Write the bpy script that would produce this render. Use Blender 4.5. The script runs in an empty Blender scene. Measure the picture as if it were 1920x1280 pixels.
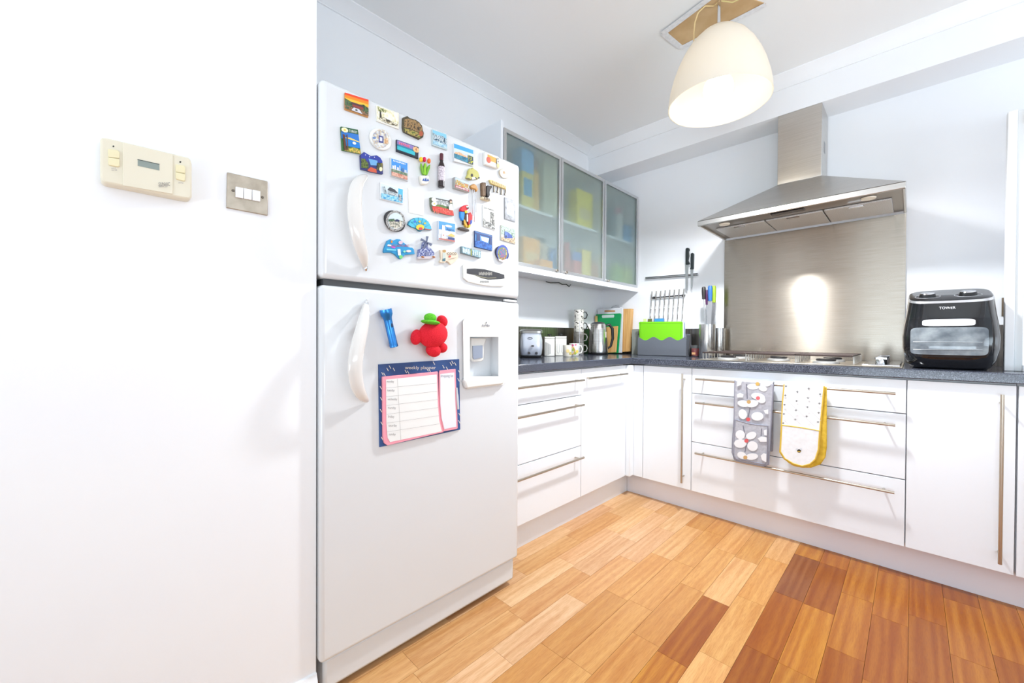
import bpy, math, random
from mathutils import Vector, Matrix
random.seed(7)
scene = bpy.context.scene
COL = scene.collection
# ------------------------------------------------------------------ camera
FPX, YAW, PITCH, ROLL = 756.586, math.radians(44.752), math.radians(-0.483), math.radians(0.297)
CAM = Vector((1.902, -3.0167, 1.034))
def _axes():
    fwd = Vector((-math.sin(YAW)*math.cos(PITCH), math.cos(YAW)*math.cos(PITCH), math.sin(PITCH)))
    right = Vector((math.cos(YAW), math.sin(YAW), 0)); up = right.cross(fwd)
    c, s = math.cos(ROLL), math.sin(ROLL)
    return c*right + s*up, -s*right + c*up, fwd
RT, UP, FW = _axes()
cam = bpy.data.cameras.new('camera'); camo = bpy.data.objects.new('camera', cam); COL.objects.link(camo)
cam.sensor_fit = 'HORIZONTAL'; cam.sensor_width = 36; cam.lens = FPX/1920*36; cam.clip_start = 0.02
camo.matrix_world = Matrix.Translation(CAM) @ Matrix((RT, UP, -FW)).transposed().to_4x4()
scene.camera = camo
# ------------------------------------------------------------------ light
w = bpy.data.worlds.new('world'); scene.world = w; w.use_nodes = True
bg = w.node_tree.nodes['Background']; bg.inputs[0].default_value = (0.80, 0.905, 1.0, 1); bg.inputs[1].default_value = 1.2
def area(name, loc, target, sx, sy, power, color):
    l = bpy.data.lights.new(name, 'AREA'); l.shape = 'RECTANGLE'; l.size = sx; l.size_y = sy; l.energy = power; l.color = color
    o = bpy.data.objects.new(name, l); COL.objects.link(o); o.location = loc
    o.rotation_euler = (Vector(target)-Vector(loc)).to_track_quat('-Z', 'Y').to_euler()
    return o
DAY = (0.69, 0.865, 1.0)
area('daylight_patio_doors', (2.55, -5.58, 1.1), (2.55, 0, 1.1), 2.6, 2.05, 5, DAY)
area('daylight_side_window', (4.58, -2.1, 1.5), (0, -2.1, 1.5), 2.6, 1.3, 3, DAY)
# added fill lamps low at the openings, tilted up to brighten the ceiling
o = area('ceiling_fill_side', (4.57, -2.1, 1.0), (2.6, -1.7, 3.0), 2.6, 0.5, 40, (0.75, 0.89, 1.0)); o.data.spread = math.radians(120)
o = area('ceiling_fill_doors', (2.55, -5.57, 0.4), (2.4, -2.6, 3.6), 2.6, 0.7, 46, (0.75, 0.89, 1.0)); o.data.spread = math.radians(120)
scene.view_settings.view_transform = 'Standard'; scene.view_settings.look = 'None'
scene.view_settings.gamma = 1; scene.view_settings.use_curve_mapping = False
scene.view_settings.exposure = -0.16
# ------------------------------------------------------------------ helpers
def ray(px, py): return RT*((px-960)/FPX) - UP*((py-640)/FPX) + FW
def on_x(px, py, x): d = ray(px, py); return CAM + d*((x-CAM.x)/d.x)
def on_y(px, py, y): d = ray(px, py); return CAM + d*((y-CAM.y)/d.y)
def on_z(px, py, z): d = ray(px, py); return CAM + d*((z-CAM.z)/d.z)
def col_y(px, x, z=0.91):            # y of the point (x, ?, z) that shows in pixel column px
    lo, hi = -2.6, 0.5
    for _ in range(50):
        m = (lo+hi)/2; v = Vector((x, m, z))-CAM
        if 960+FPX*v.dot(RT)/v.dot(FW) < px: lo = m
        else: hi = m
    return lo
def px_size(p): return (Vector(p)-CAM).dot(FW)/FPX
def lin(c):
    return tuple(((v/255)/12.92 if v/255 <= 0.04045 else ((v/255+0.055)/1.055)**2.4) for v in c[:3]) + (1,)
MATS = {}
def mat(color, rough=0.5, metal=0.0, key='', **kw):
    k = (tuple(color), rough, metal, key, tuple(sorted(kw.items())))
    if k in MATS: return MATS[k]
    m = bpy.data.materials.new('mat_%s%d' % (key, len(MATS))); m.use_nodes = True
    b = m.node_tree.nodes['Principled BSDF']
    b.inputs['Base Color'].default_value = lin(color); b.inputs['Roughness'].default_value = rough; b.inputs['Metallic'].default_value = metal
    for n, v in kw.items():
        if n == 'emit':
            b.inputs['Emission Color'].default_value = lin(color); b.inputs['Emission Strength'].default_value = v
        elif n == 'trans': b.inputs['Transmission Weight'].default_value = v
        elif n == 'ior': b.inputs['IOR'].default_value = v
        elif n == 'alpha': b.inputs['Alpha'].default_value = v
        elif n == 'coat': b.inputs['Coat Weight'].default_value = v
        elif n == 'sss': b.inputs['Subsurface Weight'].default_value = v
    MATS[k] = m; return m
def noise_mat(key, cols, scale, rough=0.5, metal=0.0, detail=4, stretch=(1, 1, 1), bump=0.0, spread=(0.35, 0.65), anis=0.0):
    k = ('N', key)
    if k in MATS: return MATS[k]
    m = mat((200, 200, 200), rough, metal, key='noise_'+key); nt = m.node_tree; b = nt.nodes['Principled BSDF']
    tc = nt.nodes.new('ShaderNodeTexCoord'); mp = nt.nodes.new('ShaderNodeMapping'); mp.inputs['Scale'].default_value = stretch
    nz = nt.nodes.new('ShaderNodeTexNoise'); nz.inputs['Scale'].default_value = scale; nz.inputs['Detail'].default_value = detail
    rp = nt.nodes.new('ShaderNodeValToRGB'); n = len(cols); el = rp.color_ramp.elements
    while len(el) < n: el.new(0.5)
    for i, c in enumerate(cols):
        el[i].position = spread[0] + (spread[1]-spread[0])*i/max(1, n-1); el[i].color = lin(c)
    nt.links.new(tc.outputs['Object'], mp.inputs[0]); nt.links.new(mp.outputs[0], nz.inputs['Vector'])
    nt.links.new(nz.outputs[0], rp.inputs[0]); nt.links.new(rp.outputs[0], b.inputs['Base Color'])
    if bump:
        bp = nt.nodes.new('ShaderNodeBump'); bp.inputs['Strength'].default_value = bump; bp.inputs['Distance'].default_value = 0.002
        nt.links.new(nz.outputs[0], bp.inputs['Height']); nt.links.new(bp.outputs[0], b.inputs['Normal'])
    if anis:
        b.inputs['Anisotropic'].default_value = anis
        tg = nt.nodes.new('ShaderNodeCombineXYZ'); tg.inputs[2].default_value = 1.0
        nt.links.new(tg.outputs[0], b.inputs['Tangent'])
    MATS[k] = m; return m
# ---- primitives: (verts, faces)
def p_box(x0, y0, z0, x1, y1, z1):
    v = [(x, y, z) for z in (z0, z1) for y in (y0, y1) for x in (x0, x1)]
    return v, [(0, 2, 3, 1), (4, 5, 7, 6), (0, 1, 5, 4), (2, 6, 7, 3), (0, 4, 6, 2), (1, 3, 7, 5)]
def p_obox(c, ax, ay, az):           # oriented box: centre and three half-axis vectors
    c, ax, ay, az = map(Vector, (c, ax, ay, az)); v = []
    for k in (-1, 1):
        for j in (-1, 1):
            for i in (-1, 1): v.append(tuple(c + ax*i + ay*j + az*k))
    return v, [(0, 2, 3, 1), (4, 5, 7, 6), (0, 1, 5, 4), (2, 6, 7, 3), (0, 4, 6, 2), (1, 3, 7, 5)]
def p_prism(pts, vec):
    n = len(pts); vec = Vector(vec); a = [tuple(Vector(p)) for p in pts]; b = [tuple(Vector(p)+vec) for p in pts]
    return a+b, [tuple(range(n))[::-1], tuple(range(n, 2*n))] + [(i, (i+1) % n, n+(i+1) % n, n+i) for i in range(n)]
def p_flat(pts): return [tuple(p) for p in pts], [tuple(range(len(pts)))]
def p_lathe(prof, c=(0, 0, 0), n=28, axis=(0, 0, 1), caps=True):
    a = Vector(axis).normalized(); u = a.orthogonal().normalized(); w_ = a.cross(u); c = Vector(c); v = []; f = []
    for r, h in prof:
        for i in range(n):
            t = 2*math.pi*i/n; v.append(tuple(c + a*h + (u*math.cos(t)+w_*math.sin(t))*r))
    for j in range(len(prof)-1):
        for i in range(n): f.append((j*n+i, j*n+(i+1) % n, (j+1)*n+(i+1) % n, (j+1)*n+i))
    if caps:
        if prof[0][0] > 1e-5: f.append(tuple(range(n))[::-1])
        if prof[-1][0] > 1e-5: f.append(tuple(range((len(prof)-1)*n, len(prof)*n)))
    return v, f
def p_ell(c, rx, ry, rz, n=20, m=10):
    v = []; f = []; c = Vector(c)
    for j in range(m+1):
        ph = math.pi*j/m - math.pi/2
        for i in range(n):
            t = 2*math.pi*i/n; v.append((c.x+rx*math.cos(ph)*math.cos(t), c.y+ry*math.cos(ph)*math.sin(t), c.z+rz*math.sin(ph)))
    for j in range(m):
        for i in range(n): f.append((j*n+i, j*n+(i+1) % n, (j+1)*n+(i+1) % n, (j+1)*n+i))
    return v, f
def p_tube(path, r, n=8, closed=False):
    path = [Vector(p) for p in path]; k = len(path); rs = r if isinstance(r, (list, tuple)) else [r]*k; v = []; f = []
    t0 = (path[1]-path[0]).normalized(); u = t0.orthogonal().normalized()
    for i in range(k):
        if closed: t = (path[(i+1) % k]-path[i-1])
        else: t = path[min(i+1, k-1)]-path[max(i-1, 0)]
        t = t.normalized() if t.length > 1e-9 else t0
        u = (u - t*u.dot(t)); u = u.normalized() if u.length > 1e-6 else t.orthogonal().normalized(); q = t.cross(u)
        for j in range(n):
            a = 2*math.pi*j/n; v.append(tuple(path[i] + (u*math.cos(a)+q*math.sin(a))*rs[i]))
    for i in range(k if closed else k-1):
        for j in range(n):
            a, b = i*n, ((i+1) % k)*n; f.append((a+j, a+(j+1) % n, b+(j+1) % n, b+j))
    if not closed: f += [tuple(range(n))[::-1], tuple(range((k-1)*n, k*n))]
    return v, f
class MB:
    def __init__(s): s.v = []; s.f = []; s.m = []; s.mats = []
    def add(s, prim, m):
        if m not in s.mats: s.mats.append(m)
        o = len(s.v); s.v += [tuple(p) for p in prim[0]]; i = s.mats.index(m)
        for f in prim[1]: s.f.append(tuple(k+o for k in f)); s.m.append(i)
        return s
WLOC = {}
def build(name, mb, parent=None, bevel=0.0, smooth=35, segs=2, solid=0.0, weld=False):
    xs, ys, zs = zip(*mb.v)
    base = Vector(((min(xs)+max(xs))/2, (min(ys)+max(ys))/2, min(zs)))
    me = bpy.data.meshes.new(name); me.from_pydata([tuple(Vector(p)-base) for p in mb.v], [], mb.f)
    for m in mb.mats: me.materials.append(m)
    for p, i in zip(me.polygons, mb.m): p.material_index = i; p.use_smooth = bool(smooth)
    me.update()
    if smooth:
        try: me.set_sharp_from_angle(angle=math.radians(smooth))
        except Exception: pass
    o = bpy.data.objects.new(name, me); COL.objects.link(o)
    if parent is not None: o.parent = parent; o.location = base - WLOC[parent]
    else: o.location = base
    WLOC[o] = base
    if weld: md = o.modifiers.new('weld', 'WELD'); md.merge_threshold = 0.0001
    if bevel:
        md = o.modifiers.new('bevel', 'BEVEL'); md.width = bevel; md.segments = segs; md.limit_method = 'ANGLE'; md.angle_limit = math.radians(40)
    return o
def one(name, prim, m, parent=None, **kw): return build(name, MB().add(prim, m), parent, **kw)
def tag(o, label, cat, group=None):
    o['label'] = label; o['category'] = cat
    if group: o['group'] = group
    return o
def thing(name, label, cat, loc, group=None):
    o = bpy.data.objects.new(name, None); COL.objects.link(o); o.location = loc; o.empty_display_size = 0.05
    WLOC[o] = Vector(loc); return tag(o, label, cat, group)
def struct(o): o['kind'] = 'structure'; return o
FONT = {}
def text_prim(s, place, size=1.0, width=None):
    """flat text; place(u, v) -> 3D, u to the right and v up, u from 0 to the text's width at height `size`"""
    if s not in FONT:
        cu = bpy.data.curves.new('lettering', 'FONT'); cu.body = s; cu.resolution_u = 2
        ob = bpy.data.objects.new('lettering', cu); COL.objects.link(ob)
        me = bpy.data.meshes.new_from_object(ob.evaluated_get(bpy.context.evaluated_depsgraph_get()))
        FONT[s] = ([tuple(v.co) for v in me.vertices], [tuple(p.vertices) for p in me.polygons])
        bpy.data.objects.remove(ob); bpy.data.curves.remove(cu); bpy.data.meshes.remove(me)
    v, f = FONT[s]; x0 = min(p[0] for p in v); x1 = max(p[0] for p in v); h = 0.72
    sx = (width/(x1-x0)) if width else size/h
    return [tuple(place((p[0]-x0)*sx, p[1]*size/h)) for p in v], f
# ------------------------------------------------------------------ materials
WALL = noise_mat('wall', [(245, 246, 249), (247, 248, 250)], 3, 0.75)
CEIL = mat((245, 246, 246), 0.8, key='ceiling')
TRIM = mat((246, 247, 249), 0.45, key='trim')
UNIT = mat((245, 249, 254), 0.28, key='unit')
PLINTH = mat((236, 234, 240), 0.4, key='plinth')
CARC = mat((236, 236, 238), 0.45, key='carcass')
STEEL = noise_mat('steel', [(196, 193, 188), (206, 203, 199)], 6, 0.3, 1.0, stretch=(1, 1, 60), anis=0.0)
BRUSH = noise_mat('brushed', [(177, 168, 155), (185, 176, 164)], 4, 0.25, 1.0, stretch=(2, 2, 60), anis=0.96)
HANDLE = mat((190, 180, 166), 0.28, 1.0, key='handle')
CHROME = mat((225, 226, 230), 0.08, 1.0, key='chrome')
BLACK = mat((22, 22, 24), 0.35, key='black')
DARK = mat((48, 46, 46), 0.5, key='dark')
FRIDGE = mat((226, 228, 230), 0.22, key='fridge', coat=0.3)
FRHAND = mat((228, 225, 221), 0.16, key='fridgehandle', coat=0.5)
GREYL = mat((150, 150, 152), 0.5, key='greyline')
WOODL = noise_mat('bamboo', [(212, 158, 92), (232, 186, 122)], 6, 0.5, stretch=(14, 14, 1))
STONE = noise_mat('worktop', [(34, 36, 44), (62, 66, 78), (92, 97, 112), (150, 154, 166)], 420, 0.14, detail=2, spread=(0.36, 0.72))
# ------------------------------------------------------------------ setting
ZC = 2.575; FXW = 0.72
one('wall_left', p_box(-0.15, -2.7, 0, 0, 0.15, ZC+0.1), WALL, smooth=0)
struct(bpy.data.objects['wall_left'])
struct(one('wall_back', p_box(0, 0, 0, 4.6, 0.15, ZC+0.1), WALL, smooth=0))
def holed(name, fixed, a0, a1, z0, z1, lo, hi, axis, th):
    mb = MB()
    for (p, q, r_, t_) in ((lo, a0, 0, ZC+.1), (a1, hi, 0, ZC+.1), (a0, a1, z1, ZC+.1), (a0, a1, 0, z0)):
        if q-p < 1e-4 or t_-r_ < 1e-4: continue
        mb.add(p_box(p, fixed, r_, q, fixed+th, t_) if axis == 'x' else p_box(fixed, p, r_, fixed+th, q, t_), WALL)
    return struct(build(name, mb, smooth=0))
holed('wall_rear', -5.75, 1.25, 3.85, 0.0, 2.12, 0.0, 4.75, 'x', 0.15)
holed('wall_right', 4.6, -3.4, -0.8, 0.85, 2.15, -5.6, 0.15, 'y', 0.15)
struct(one('wall_partition', p_box(0.0, -5.6, 0, FXW, -2.601, ZC+0.1), WALL, smooth=0))
struct(one('ceiling', p_box(-0.15, -5.6, ZC, 4.6, 0.15, ZC+0.12), CEIL, smooth=0))
struct(one('ceiling_beam', p_box(0.0, -0.2165, 2.35, 4.6, 0.0, ZC), WALL, smooth=0))
def coving(name, pts, vec): struct(one(name, p_prism(pts, vec), TRIM, smooth=30))
def cov_prof(d, zt, zb, p):   # distance from wall, drop
    return [(0, zt), (p, zt), (p, zt-0.006), (p*0.62, zt-(zt-zb)*0.35), (p*0.28, zb+(zt-zb)*0.28), (0.008, zb+0.004), (0.008, zb), (0, zb)]
coving('trim_1', [(a, -2.6, z) for a, z in cov_prof(0, ZC, 2.53, 0.068)], (0, 2.6-0.2165, 0))
coving('trim_2', [(0.0, -0.2165-a, z) for a, z in cov_prof(0, ZC, 2.498, 0.045)], (4.6, 0, 0))
bz = [(FXW, 0), (FXW+0.022, 0), (FXW+0.022, 0.055), (FXW+0.006, 0.092), (FXW, 0.094)]
struct(one('baseboard_partition', p_prism([(x, -5.6, z) for x, z in bz], (0, 5.6-2.601, 0)), TRIM, smooth=0))
# floor: sub-floor slab and the single strips of the parquet
FLOORM = mat((150, 92, 45), 0.4, key='subfloor')
floor = struct(one('floor', p_box(-0.15, -5.6, -0.08, 4.6, 0.15, -0.012), FLOORM, smooth=0))
def wood_floor():
    m = bpy.data.materials.new('parquet'); m.use_nodes = True; nt = m.node_tree; b = nt.nodes['Principled BSDF']; L = nt.links.new
    oi = nt.nodes.new('ShaderNodeObjectInfo'); ge = nt.nodes.new('ShaderNodeNewGeometry')
    mul = nt.nodes.new('ShaderNodeVectorMath'); mul.operation = 'SCALE'; mul.inputs['Scale'].default_value = 37
    cmb = nt.nodes.new('ShaderNodeCombineXYZ'); L(oi.outputs['Random'], cmb.inputs[0]); L(oi.outputs['Random'], cmb.inputs[1]); L(oi.outputs['Random'], cmb.inputs[2])
    L(cmb.outputs[0], mul.inputs[0]); add = nt.nodes.new('ShaderNodeVectorMath'); L(ge.outputs['Position'], add.inputs[0]); L(mul.outputs[0], add.inputs[1])
    mp = nt.nodes.new('ShaderNodeMapping'); mp.inputs['Scale'].default_value = (16, 1.1, 1); L(add.outputs[0], mp.inputs[0])
    n1 = nt.nodes.new('ShaderNodeTexNoise'); n1.inputs['Scale'].default_value = 2.2; n1.inputs['Detail'].default_value = 5; n1.inputs['Distortion'].default_value = 0.9; L(mp.outputs[0], n1.inputs['Vector'])
    wv = nt.nodes.new('ShaderNodeTexWave'); wv.inputs['Scale'].default_value = 0.8; wv.inputs['Distortion'].default_value = 9; wv.inputs['Detail'].default_value = 3; wv.inputs['Detail Scale'].default_value = 1.4
    mp2 = nt.nodes.new('ShaderNodeMapping'); mp2.inputs['Scale'].default_value = (12, 0.8, 1); L(add.outputs[0], mp2.inputs[0]); L(mp2.outputs[0], wv.inputs['Vector'])
    n2 = nt.nodes.new('ShaderNodeTexNoise'); n2.inputs['Scale'].default_value = 60; n2.inputs['Detail'].default_value = 2; mp3 = nt.nodes.new('ShaderNodeMapping'); mp3.inputs['Scale'].default_value = (8, 0.5, 1)
    L(add.outputs[0], mp3.inputs[0]); L(mp3.outputs[0], n2.inputs['Vector'])
    def mix(fac, a, b_, mode='MULTIPLY'):
        x = nt.nodes.new('ShaderNodeMix'); x.data_type = 'RGBA'; x.blend_type = mode
        if isinstance(fac, float): x.inputs['Factor'].default_value = fac
        else: L(fac, x.inputs['Factor'])
        for sock, val in ((x.inputs['A'], a), (x.inputs['B'], b_)):
            if hasattr(val, 'links') or hasattr(val, 'is_linked'): L(val, sock)
            else: sock.default_value = val
        return x.outputs['Result']
    r1 = nt.nodes.new('ShaderNodeValToRGB'); r1.color_ramp.elements[0].color = lin((238, 222, 204)); r1.color_ramp.elements[1].color = (1, 1, 1, 1)
    r1.color_ramp.elements[0].position = 0.3; r1.color_ramp.elements[1].position = 0.6; L(n1.outputs[0], r1.inputs[0])
    r2 = nt.nodes.new('ShaderNodeValToRGB'); r2.color_ramp.elements[0].color = lin((230, 208, 182)); r2.color_ramp.elements[1].color = (1, 1, 1, 1); L(wv.outputs[0], r2.inputs[0])
    r3 = nt.nodes.new('ShaderNodeValToRGB'); r3.color_ramp.elements[0].color = lin((232, 218, 200)); r3.color_ramp.elements[1].color = (1, 1, 1, 1); r3.color_ramp.elements[0].position = 0.35; r3.color_ramp.elements[1].position = 0.55; L(n2.outputs[0], r3.inputs[0])
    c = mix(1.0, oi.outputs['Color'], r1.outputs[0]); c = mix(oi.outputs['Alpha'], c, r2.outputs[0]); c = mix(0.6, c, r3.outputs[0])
    L(c, b.inputs['Base Color']); b.inputs['Roughness'].default_value = 0.3
    return m
PARQ = wood_floor()
me = bpy.data.meshes.new('plank'); v, f = p_box(-0.5, -0.5, -0.012, 0.5, 0.5, 0); me.from_pydata(v, [], f); me.materials.append(PARQ)
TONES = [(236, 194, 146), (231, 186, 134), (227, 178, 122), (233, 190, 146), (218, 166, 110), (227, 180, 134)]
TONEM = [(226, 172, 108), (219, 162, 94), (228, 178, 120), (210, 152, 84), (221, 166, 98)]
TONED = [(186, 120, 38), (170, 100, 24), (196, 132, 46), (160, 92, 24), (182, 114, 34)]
PITCHX, PLEN = 0.0985, 0.41
offs = {0: -1.315, 1: -1.10, 2: -1.94, 3: -1.70, 4: -1.977, 5: -1.555, 6: -1.30, 7: -0.909, 8: -1.22, 9: -1.083, 10: -0.68, 11: -0.893}
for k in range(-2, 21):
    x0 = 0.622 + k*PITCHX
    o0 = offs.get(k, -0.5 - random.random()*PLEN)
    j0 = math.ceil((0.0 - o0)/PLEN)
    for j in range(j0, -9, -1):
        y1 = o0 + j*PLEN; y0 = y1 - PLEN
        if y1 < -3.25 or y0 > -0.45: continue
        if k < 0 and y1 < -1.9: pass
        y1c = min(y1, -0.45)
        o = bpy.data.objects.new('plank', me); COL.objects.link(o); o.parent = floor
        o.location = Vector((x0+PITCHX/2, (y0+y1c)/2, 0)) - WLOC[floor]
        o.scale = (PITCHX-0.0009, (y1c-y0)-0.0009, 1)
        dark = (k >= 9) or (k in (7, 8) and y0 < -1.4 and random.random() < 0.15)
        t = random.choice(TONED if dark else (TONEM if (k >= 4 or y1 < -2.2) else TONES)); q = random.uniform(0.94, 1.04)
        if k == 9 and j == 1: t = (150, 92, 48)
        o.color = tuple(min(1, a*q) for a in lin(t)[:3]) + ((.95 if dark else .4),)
PL2 = mat((206, 146, 88), 0.35, key='floorfar')
rest = MB()
for (a, b_, c, d) in ((-0.15, -5.6, 4.6, -3.26), (2.71, -3.66, 4.6, 0.0)): rest.add(p_box(a, b_, -0.012, c, d, -0.001), PL2)
o = build('plank_field', rest, floor, smooth=0); o['kind'] = 'stuff'
# window frame standing on the worktop at the right-hand picture edge
WY = -0.42
win = struct(one('window_1', p_box(2.171, WY, 0.9105, 2.197, WY+0.035, 1.968), TRIM, bevel=0.002))
one('window_frame', p_box(2.197, WY+0.006, 0.9105, 2.219, WY+0.03, 1.965), mat((226, 229, 230), 0.4), win, bevel=0.002)
one('window_frame', p_box(2.219, WY+0.004, 1.945, 2.86, WY+0.034, 1.968), TRIM, win)
one('window_frame', p_box(2.219, WY+0.004, 0.9105, 2.86, WY+0.034, 0.935), TRIM, win)
one('window_frame', p_box(2.86, WY+0.004, 0.9105, 2.90, WY+0.034, 1.968), TRIM, win)
one('pane', p_box(2.219, WY+0.014, 0.935, 2.86, WY+0.02, 1.945), mat((250, 251, 255), 0.15, key='pane', emit=0.35), win, smooth=0)
one('blind_rail', p_box(2.223, WY-0.004, 1.905, 2.85, WY+0.012, 1.946), mat((196, 168, 136), 0.6), win)
# ------------------------------------------------------------------ base units
def bar_h_x(mb, x0, x1, y, z, face, r=0.0058):     # horizontal bar along x in front of a face at y=face
    mb.add(p_tube([(x0, y, z), (x1, y, z)], r, 12), HANDLE)
    for x in (x0+0.035, x1-0.035): mb.add(p_tube([(x, y, z), (x, face, z)], 0.0045, 8), HANDLE)
def bar_h_y(mb, y0, y1, x, z, face, r=0.0058):
    mb.add(p_tube([(x, y0, z), (x, y1, z)], r, 12), HANDLE)
    for y in (y0+0.035, y1-0.035): mb.add(p_tube([(x, y, z), (face, y, z)], 0.0045, 8), HANDLE)
def bar_v(mb, x, y, z0, z1, face, r=0.0058):
    mb.add(p_tube([(x, y, z0), (x, y, z1)], r, 12), HANDLE)
    for z in (z0+0.035, z1-0.035): mb.add(p_tube([(x, y, z), (x, face, z)], 0.0045, 8), HANDLE)
ZB, ZT = 0.139, 0.862
DRZ = [(0.717, ZT), (0.431, 0.713), (ZB, 0.427)]; HZ = [0.803, 0.666, 0.374]
G = 0.0018
def unit_back(name, label, x0, x1, kind, hx=None, handles=None):
    t = thing(name, label, 'cabinet', ((x0+x1)/2, -0.29, 0.1))
    one('carcass', p_box(x0, -0.558, 0.1355, x1, -0.012, 0.868), CARC, t, smooth=0)
    if kind == 'door':
        d = one('door', p_box(x0+G, -0.58, ZB, x1-G, -0.56, ZT), UNIT, t, bevel=0.0012)
        if hx: mb = MB(); bar_v(mb, hx, -0.617, 0.182, 0.829, -0.58); build('handle', mb, d)
    else:
        for (a, b_), hz in zip(DRZ, HZ):
            d = one('drawer_front', p_box(x0+G, -0.58, a, x1-G, -0.56, b_), UNIT, t, bevel=0.0012)
            mb = MB(); bar_h_x(mb, x0+0.034, x1-0.034, -0.617, hz, -0.58); build('handle', mb, d)
    return t
unit_back('drawer_cabinet', 'wide white base unit with three drawers under the gas hob', 0.982, 1.888, 'drawers')
unit_back('base_cabinet', 'white base unit with one door right of the wide drawers', 1.888, 2.1875, 'door', 2.148)
unit_back('base_cabinet', 'white base unit cut off by the right picture edge', 2.1895, 2.787, 'door')
t = unit_back('base_cabinet', 'narrow white corner base unit with tall bar handle and corner post', 0.677, 0.982, 'door', 0.9405)
one('filler_panel', p_box(0.612, -0.578, ZB, 0.675, -0.56, ZT), UNIT, t, bevel=0.001)
one('corner_post', p_box(0.56, -0.6255, ZB, 0.611, -0.562, ZT), UNIT, t, bevel=0.004)
def unit_left(name, label, y0, y1, kind):
    t = thing(name, label, 'cabinet', (0.29, (y0+y1)/2, 0.1))
    one('carcass', p_box(0.012, y0, 0.1355, 0.558, y1, 0.868), CARC, t, smooth=0)
    if kind == 'door':
        d = one('door', p_box(0.56, y0+G, ZB, 0.58, y1-G, ZT), UNIT, t, bevel=0.0012)
        mb = MB(); bar_h_y(mb, y0+0.02, y1-0.04, 0.615, 0.809, 0.58); build('handle', mb, d)
    else:
        for (a, b_), hz in zip(DRZ, HZ):
            d = one('drawer_front', p_box(0.56, y0+G, a, 0.58, y1-G, b_), UNIT, t, bevel=0.0012)
            mb = MB(); bar_h_y(mb, y0+0.02, y1-0.022, 0.615, hz, 0.58); build('handle', mb, d)
unit_left('drawer_cabinet', 'white base unit with three drawers beside the fridge', -1.725, -1.125, 'drawers')
unit_left('base_cabinet', 'white base unit with horizontal top handle between drawers and corner', -1.125, -0.627, 'door')
tag(one('plinth', p_box(0.5, -1.73, 0.0005, 0.534, -0.519, 0.134), mat((238, 239, 243), 0.4), smooth=0), 'white plinth under the cabinets beside the fridge', 'plinth')
tag(one('plinth', p_box(0.5345, -0.518, 0.0005, 2.79, -0.49, 0.134), PLINTH, smooth=0), 'white plinth under the cabinets below the hob', 'plinth')
# ------------------------------------------------------------------ worktop, upstands, splashback
wt = [(0.005, -1.76), (0.6, -1.76), (0.6, -0.6), (2.8, -0.6), (2.8, -0.005), (0.005, -0.005)]
tag(one('worktop', p_prism([(x, y, 0.87) for x, y in wt], (0, 0, 0.04)), STONE, bevel=0.004), 'dark speckled laminate worktop running around the kitchen corner', 'worktop')
UPST = noise_mat('upstand', [(118, 112, 106), (146, 140, 133)], 5, 0.3, 1.0, stretch=(30, 30, 1))
tag(one('upstand', p_box(0.0, -1.76, 0.9102, 0.006, -0.0065, 1.115), UPST, smooth=0), 'brushed metal upstand along the wall behind toaster and kettle', 'upstand')
tag(one('upstand', p_box(0.0065, -0.006, 0.9102, 0.976, 0, 1.11), UPST, smooth=0), 'brushed metal upstand behind the green chopping board set', 'upstand')
tag(one('upstand', p_box(1.876, -0.006, 0.9102, 2.8, 0, 1.11), UPST, smooth=0), 'brushed metal upstand behind the black air fryer', 'upstand')
tag(one('splashback', p_box(0.978, -0.008, 0.9102, 1.874, -0.0005, 1.711), BRUSH, smooth=0), 'brushed stainless steel splashback behind the gas hob', 'splashback')
# ------------------------------------------------------------------ hood
hd = thing('cooker_hood', 'stainless steel chimney cooker hood above the splashback', 'cooker hood', (1.426, -0.25, 1.70))
HX0, HX1, HY, HZB = 0.978, 1.876, -0.505, 1.712
cx0, cx1, cy = 1.327, 1.536, -0.2155
lower = [(HX0, HY, HZB+0.03), (HX1, HY, HZB+0.03), (HX1, -0.004, HZB+0.03), (HX0, -0.004, HZB+0.03)]
upper = [(cx0, cy, 1.945), (cx1, cy, 1.945), (cx1, -0.004, 1.945), (cx0, -0.004, 1.945)]
one('canopy', (lower+upper, [(0, 1, 5, 4), (1, 2, 6, 5), (2, 3, 7, 6), (3, 0, 4, 7), (4, 5, 6, 7), (3, 2, 1, 0)]), STEEL, hd, smooth=0)
mb = MB()
mb.add(p_box(HX0, HY, HZB, HX1, HY+0.012, HZB+0.0295), STEEL); mb.add(p_box(HX0, HY+0.012, HZB, HX0+0.012, -0.009, HZB+0.0295), STEEL); mb.add(p_box(HX1-0.012, HY+0.012, HZB, HX1, -0.009, HZB+0.0295), STEEL)
build('rim', mb, hd, bevel=0.003)
one('chimney', p_box(cx0, cy, 1.9455, cx1, -0.004, 2.3495), STEEL, hd, bevel=0.002)
one('chimney_vent', p_box(cx1, -0.14, 2.10, cx1+0.001, -0.10, 2.16), mat((150, 150, 152), 0.5), hd, smooth=0)
under = mat((150, 142, 134), 0.35, 1.0, key='hoodunder')
one('underside_panel', p_box(HX0+0.012, HY+0.012, HZB+0.012, HX1-0.012, -0.009, HZB+0.0145), under, hd, smooth=0)
for i in range(3):
    a = HX0+0.05+i*0.268; fl = one('grease_filter', p_box(a, HY+0.17, HZB+0.002, a+0.262, -0.05, HZB+0.0115), noise_mat('filter', [(196, 194, 190), (222, 221, 219)], 300, 0.45, 0.6), hd, bevel=0.002)
    one('filter_clip', p_box(a+0.10, HY+0.175, HZB-0.004, a+0.16, HY+0.19, HZB+0.0015), CHROME, fl)
one('control_panel', p_box(1.345, HY+0.05, HZB+0.004, 1.495, HY+0.10, HZB+0.0115), mat((30, 30, 34), 0.15), hd, bevel=0.001)
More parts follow.
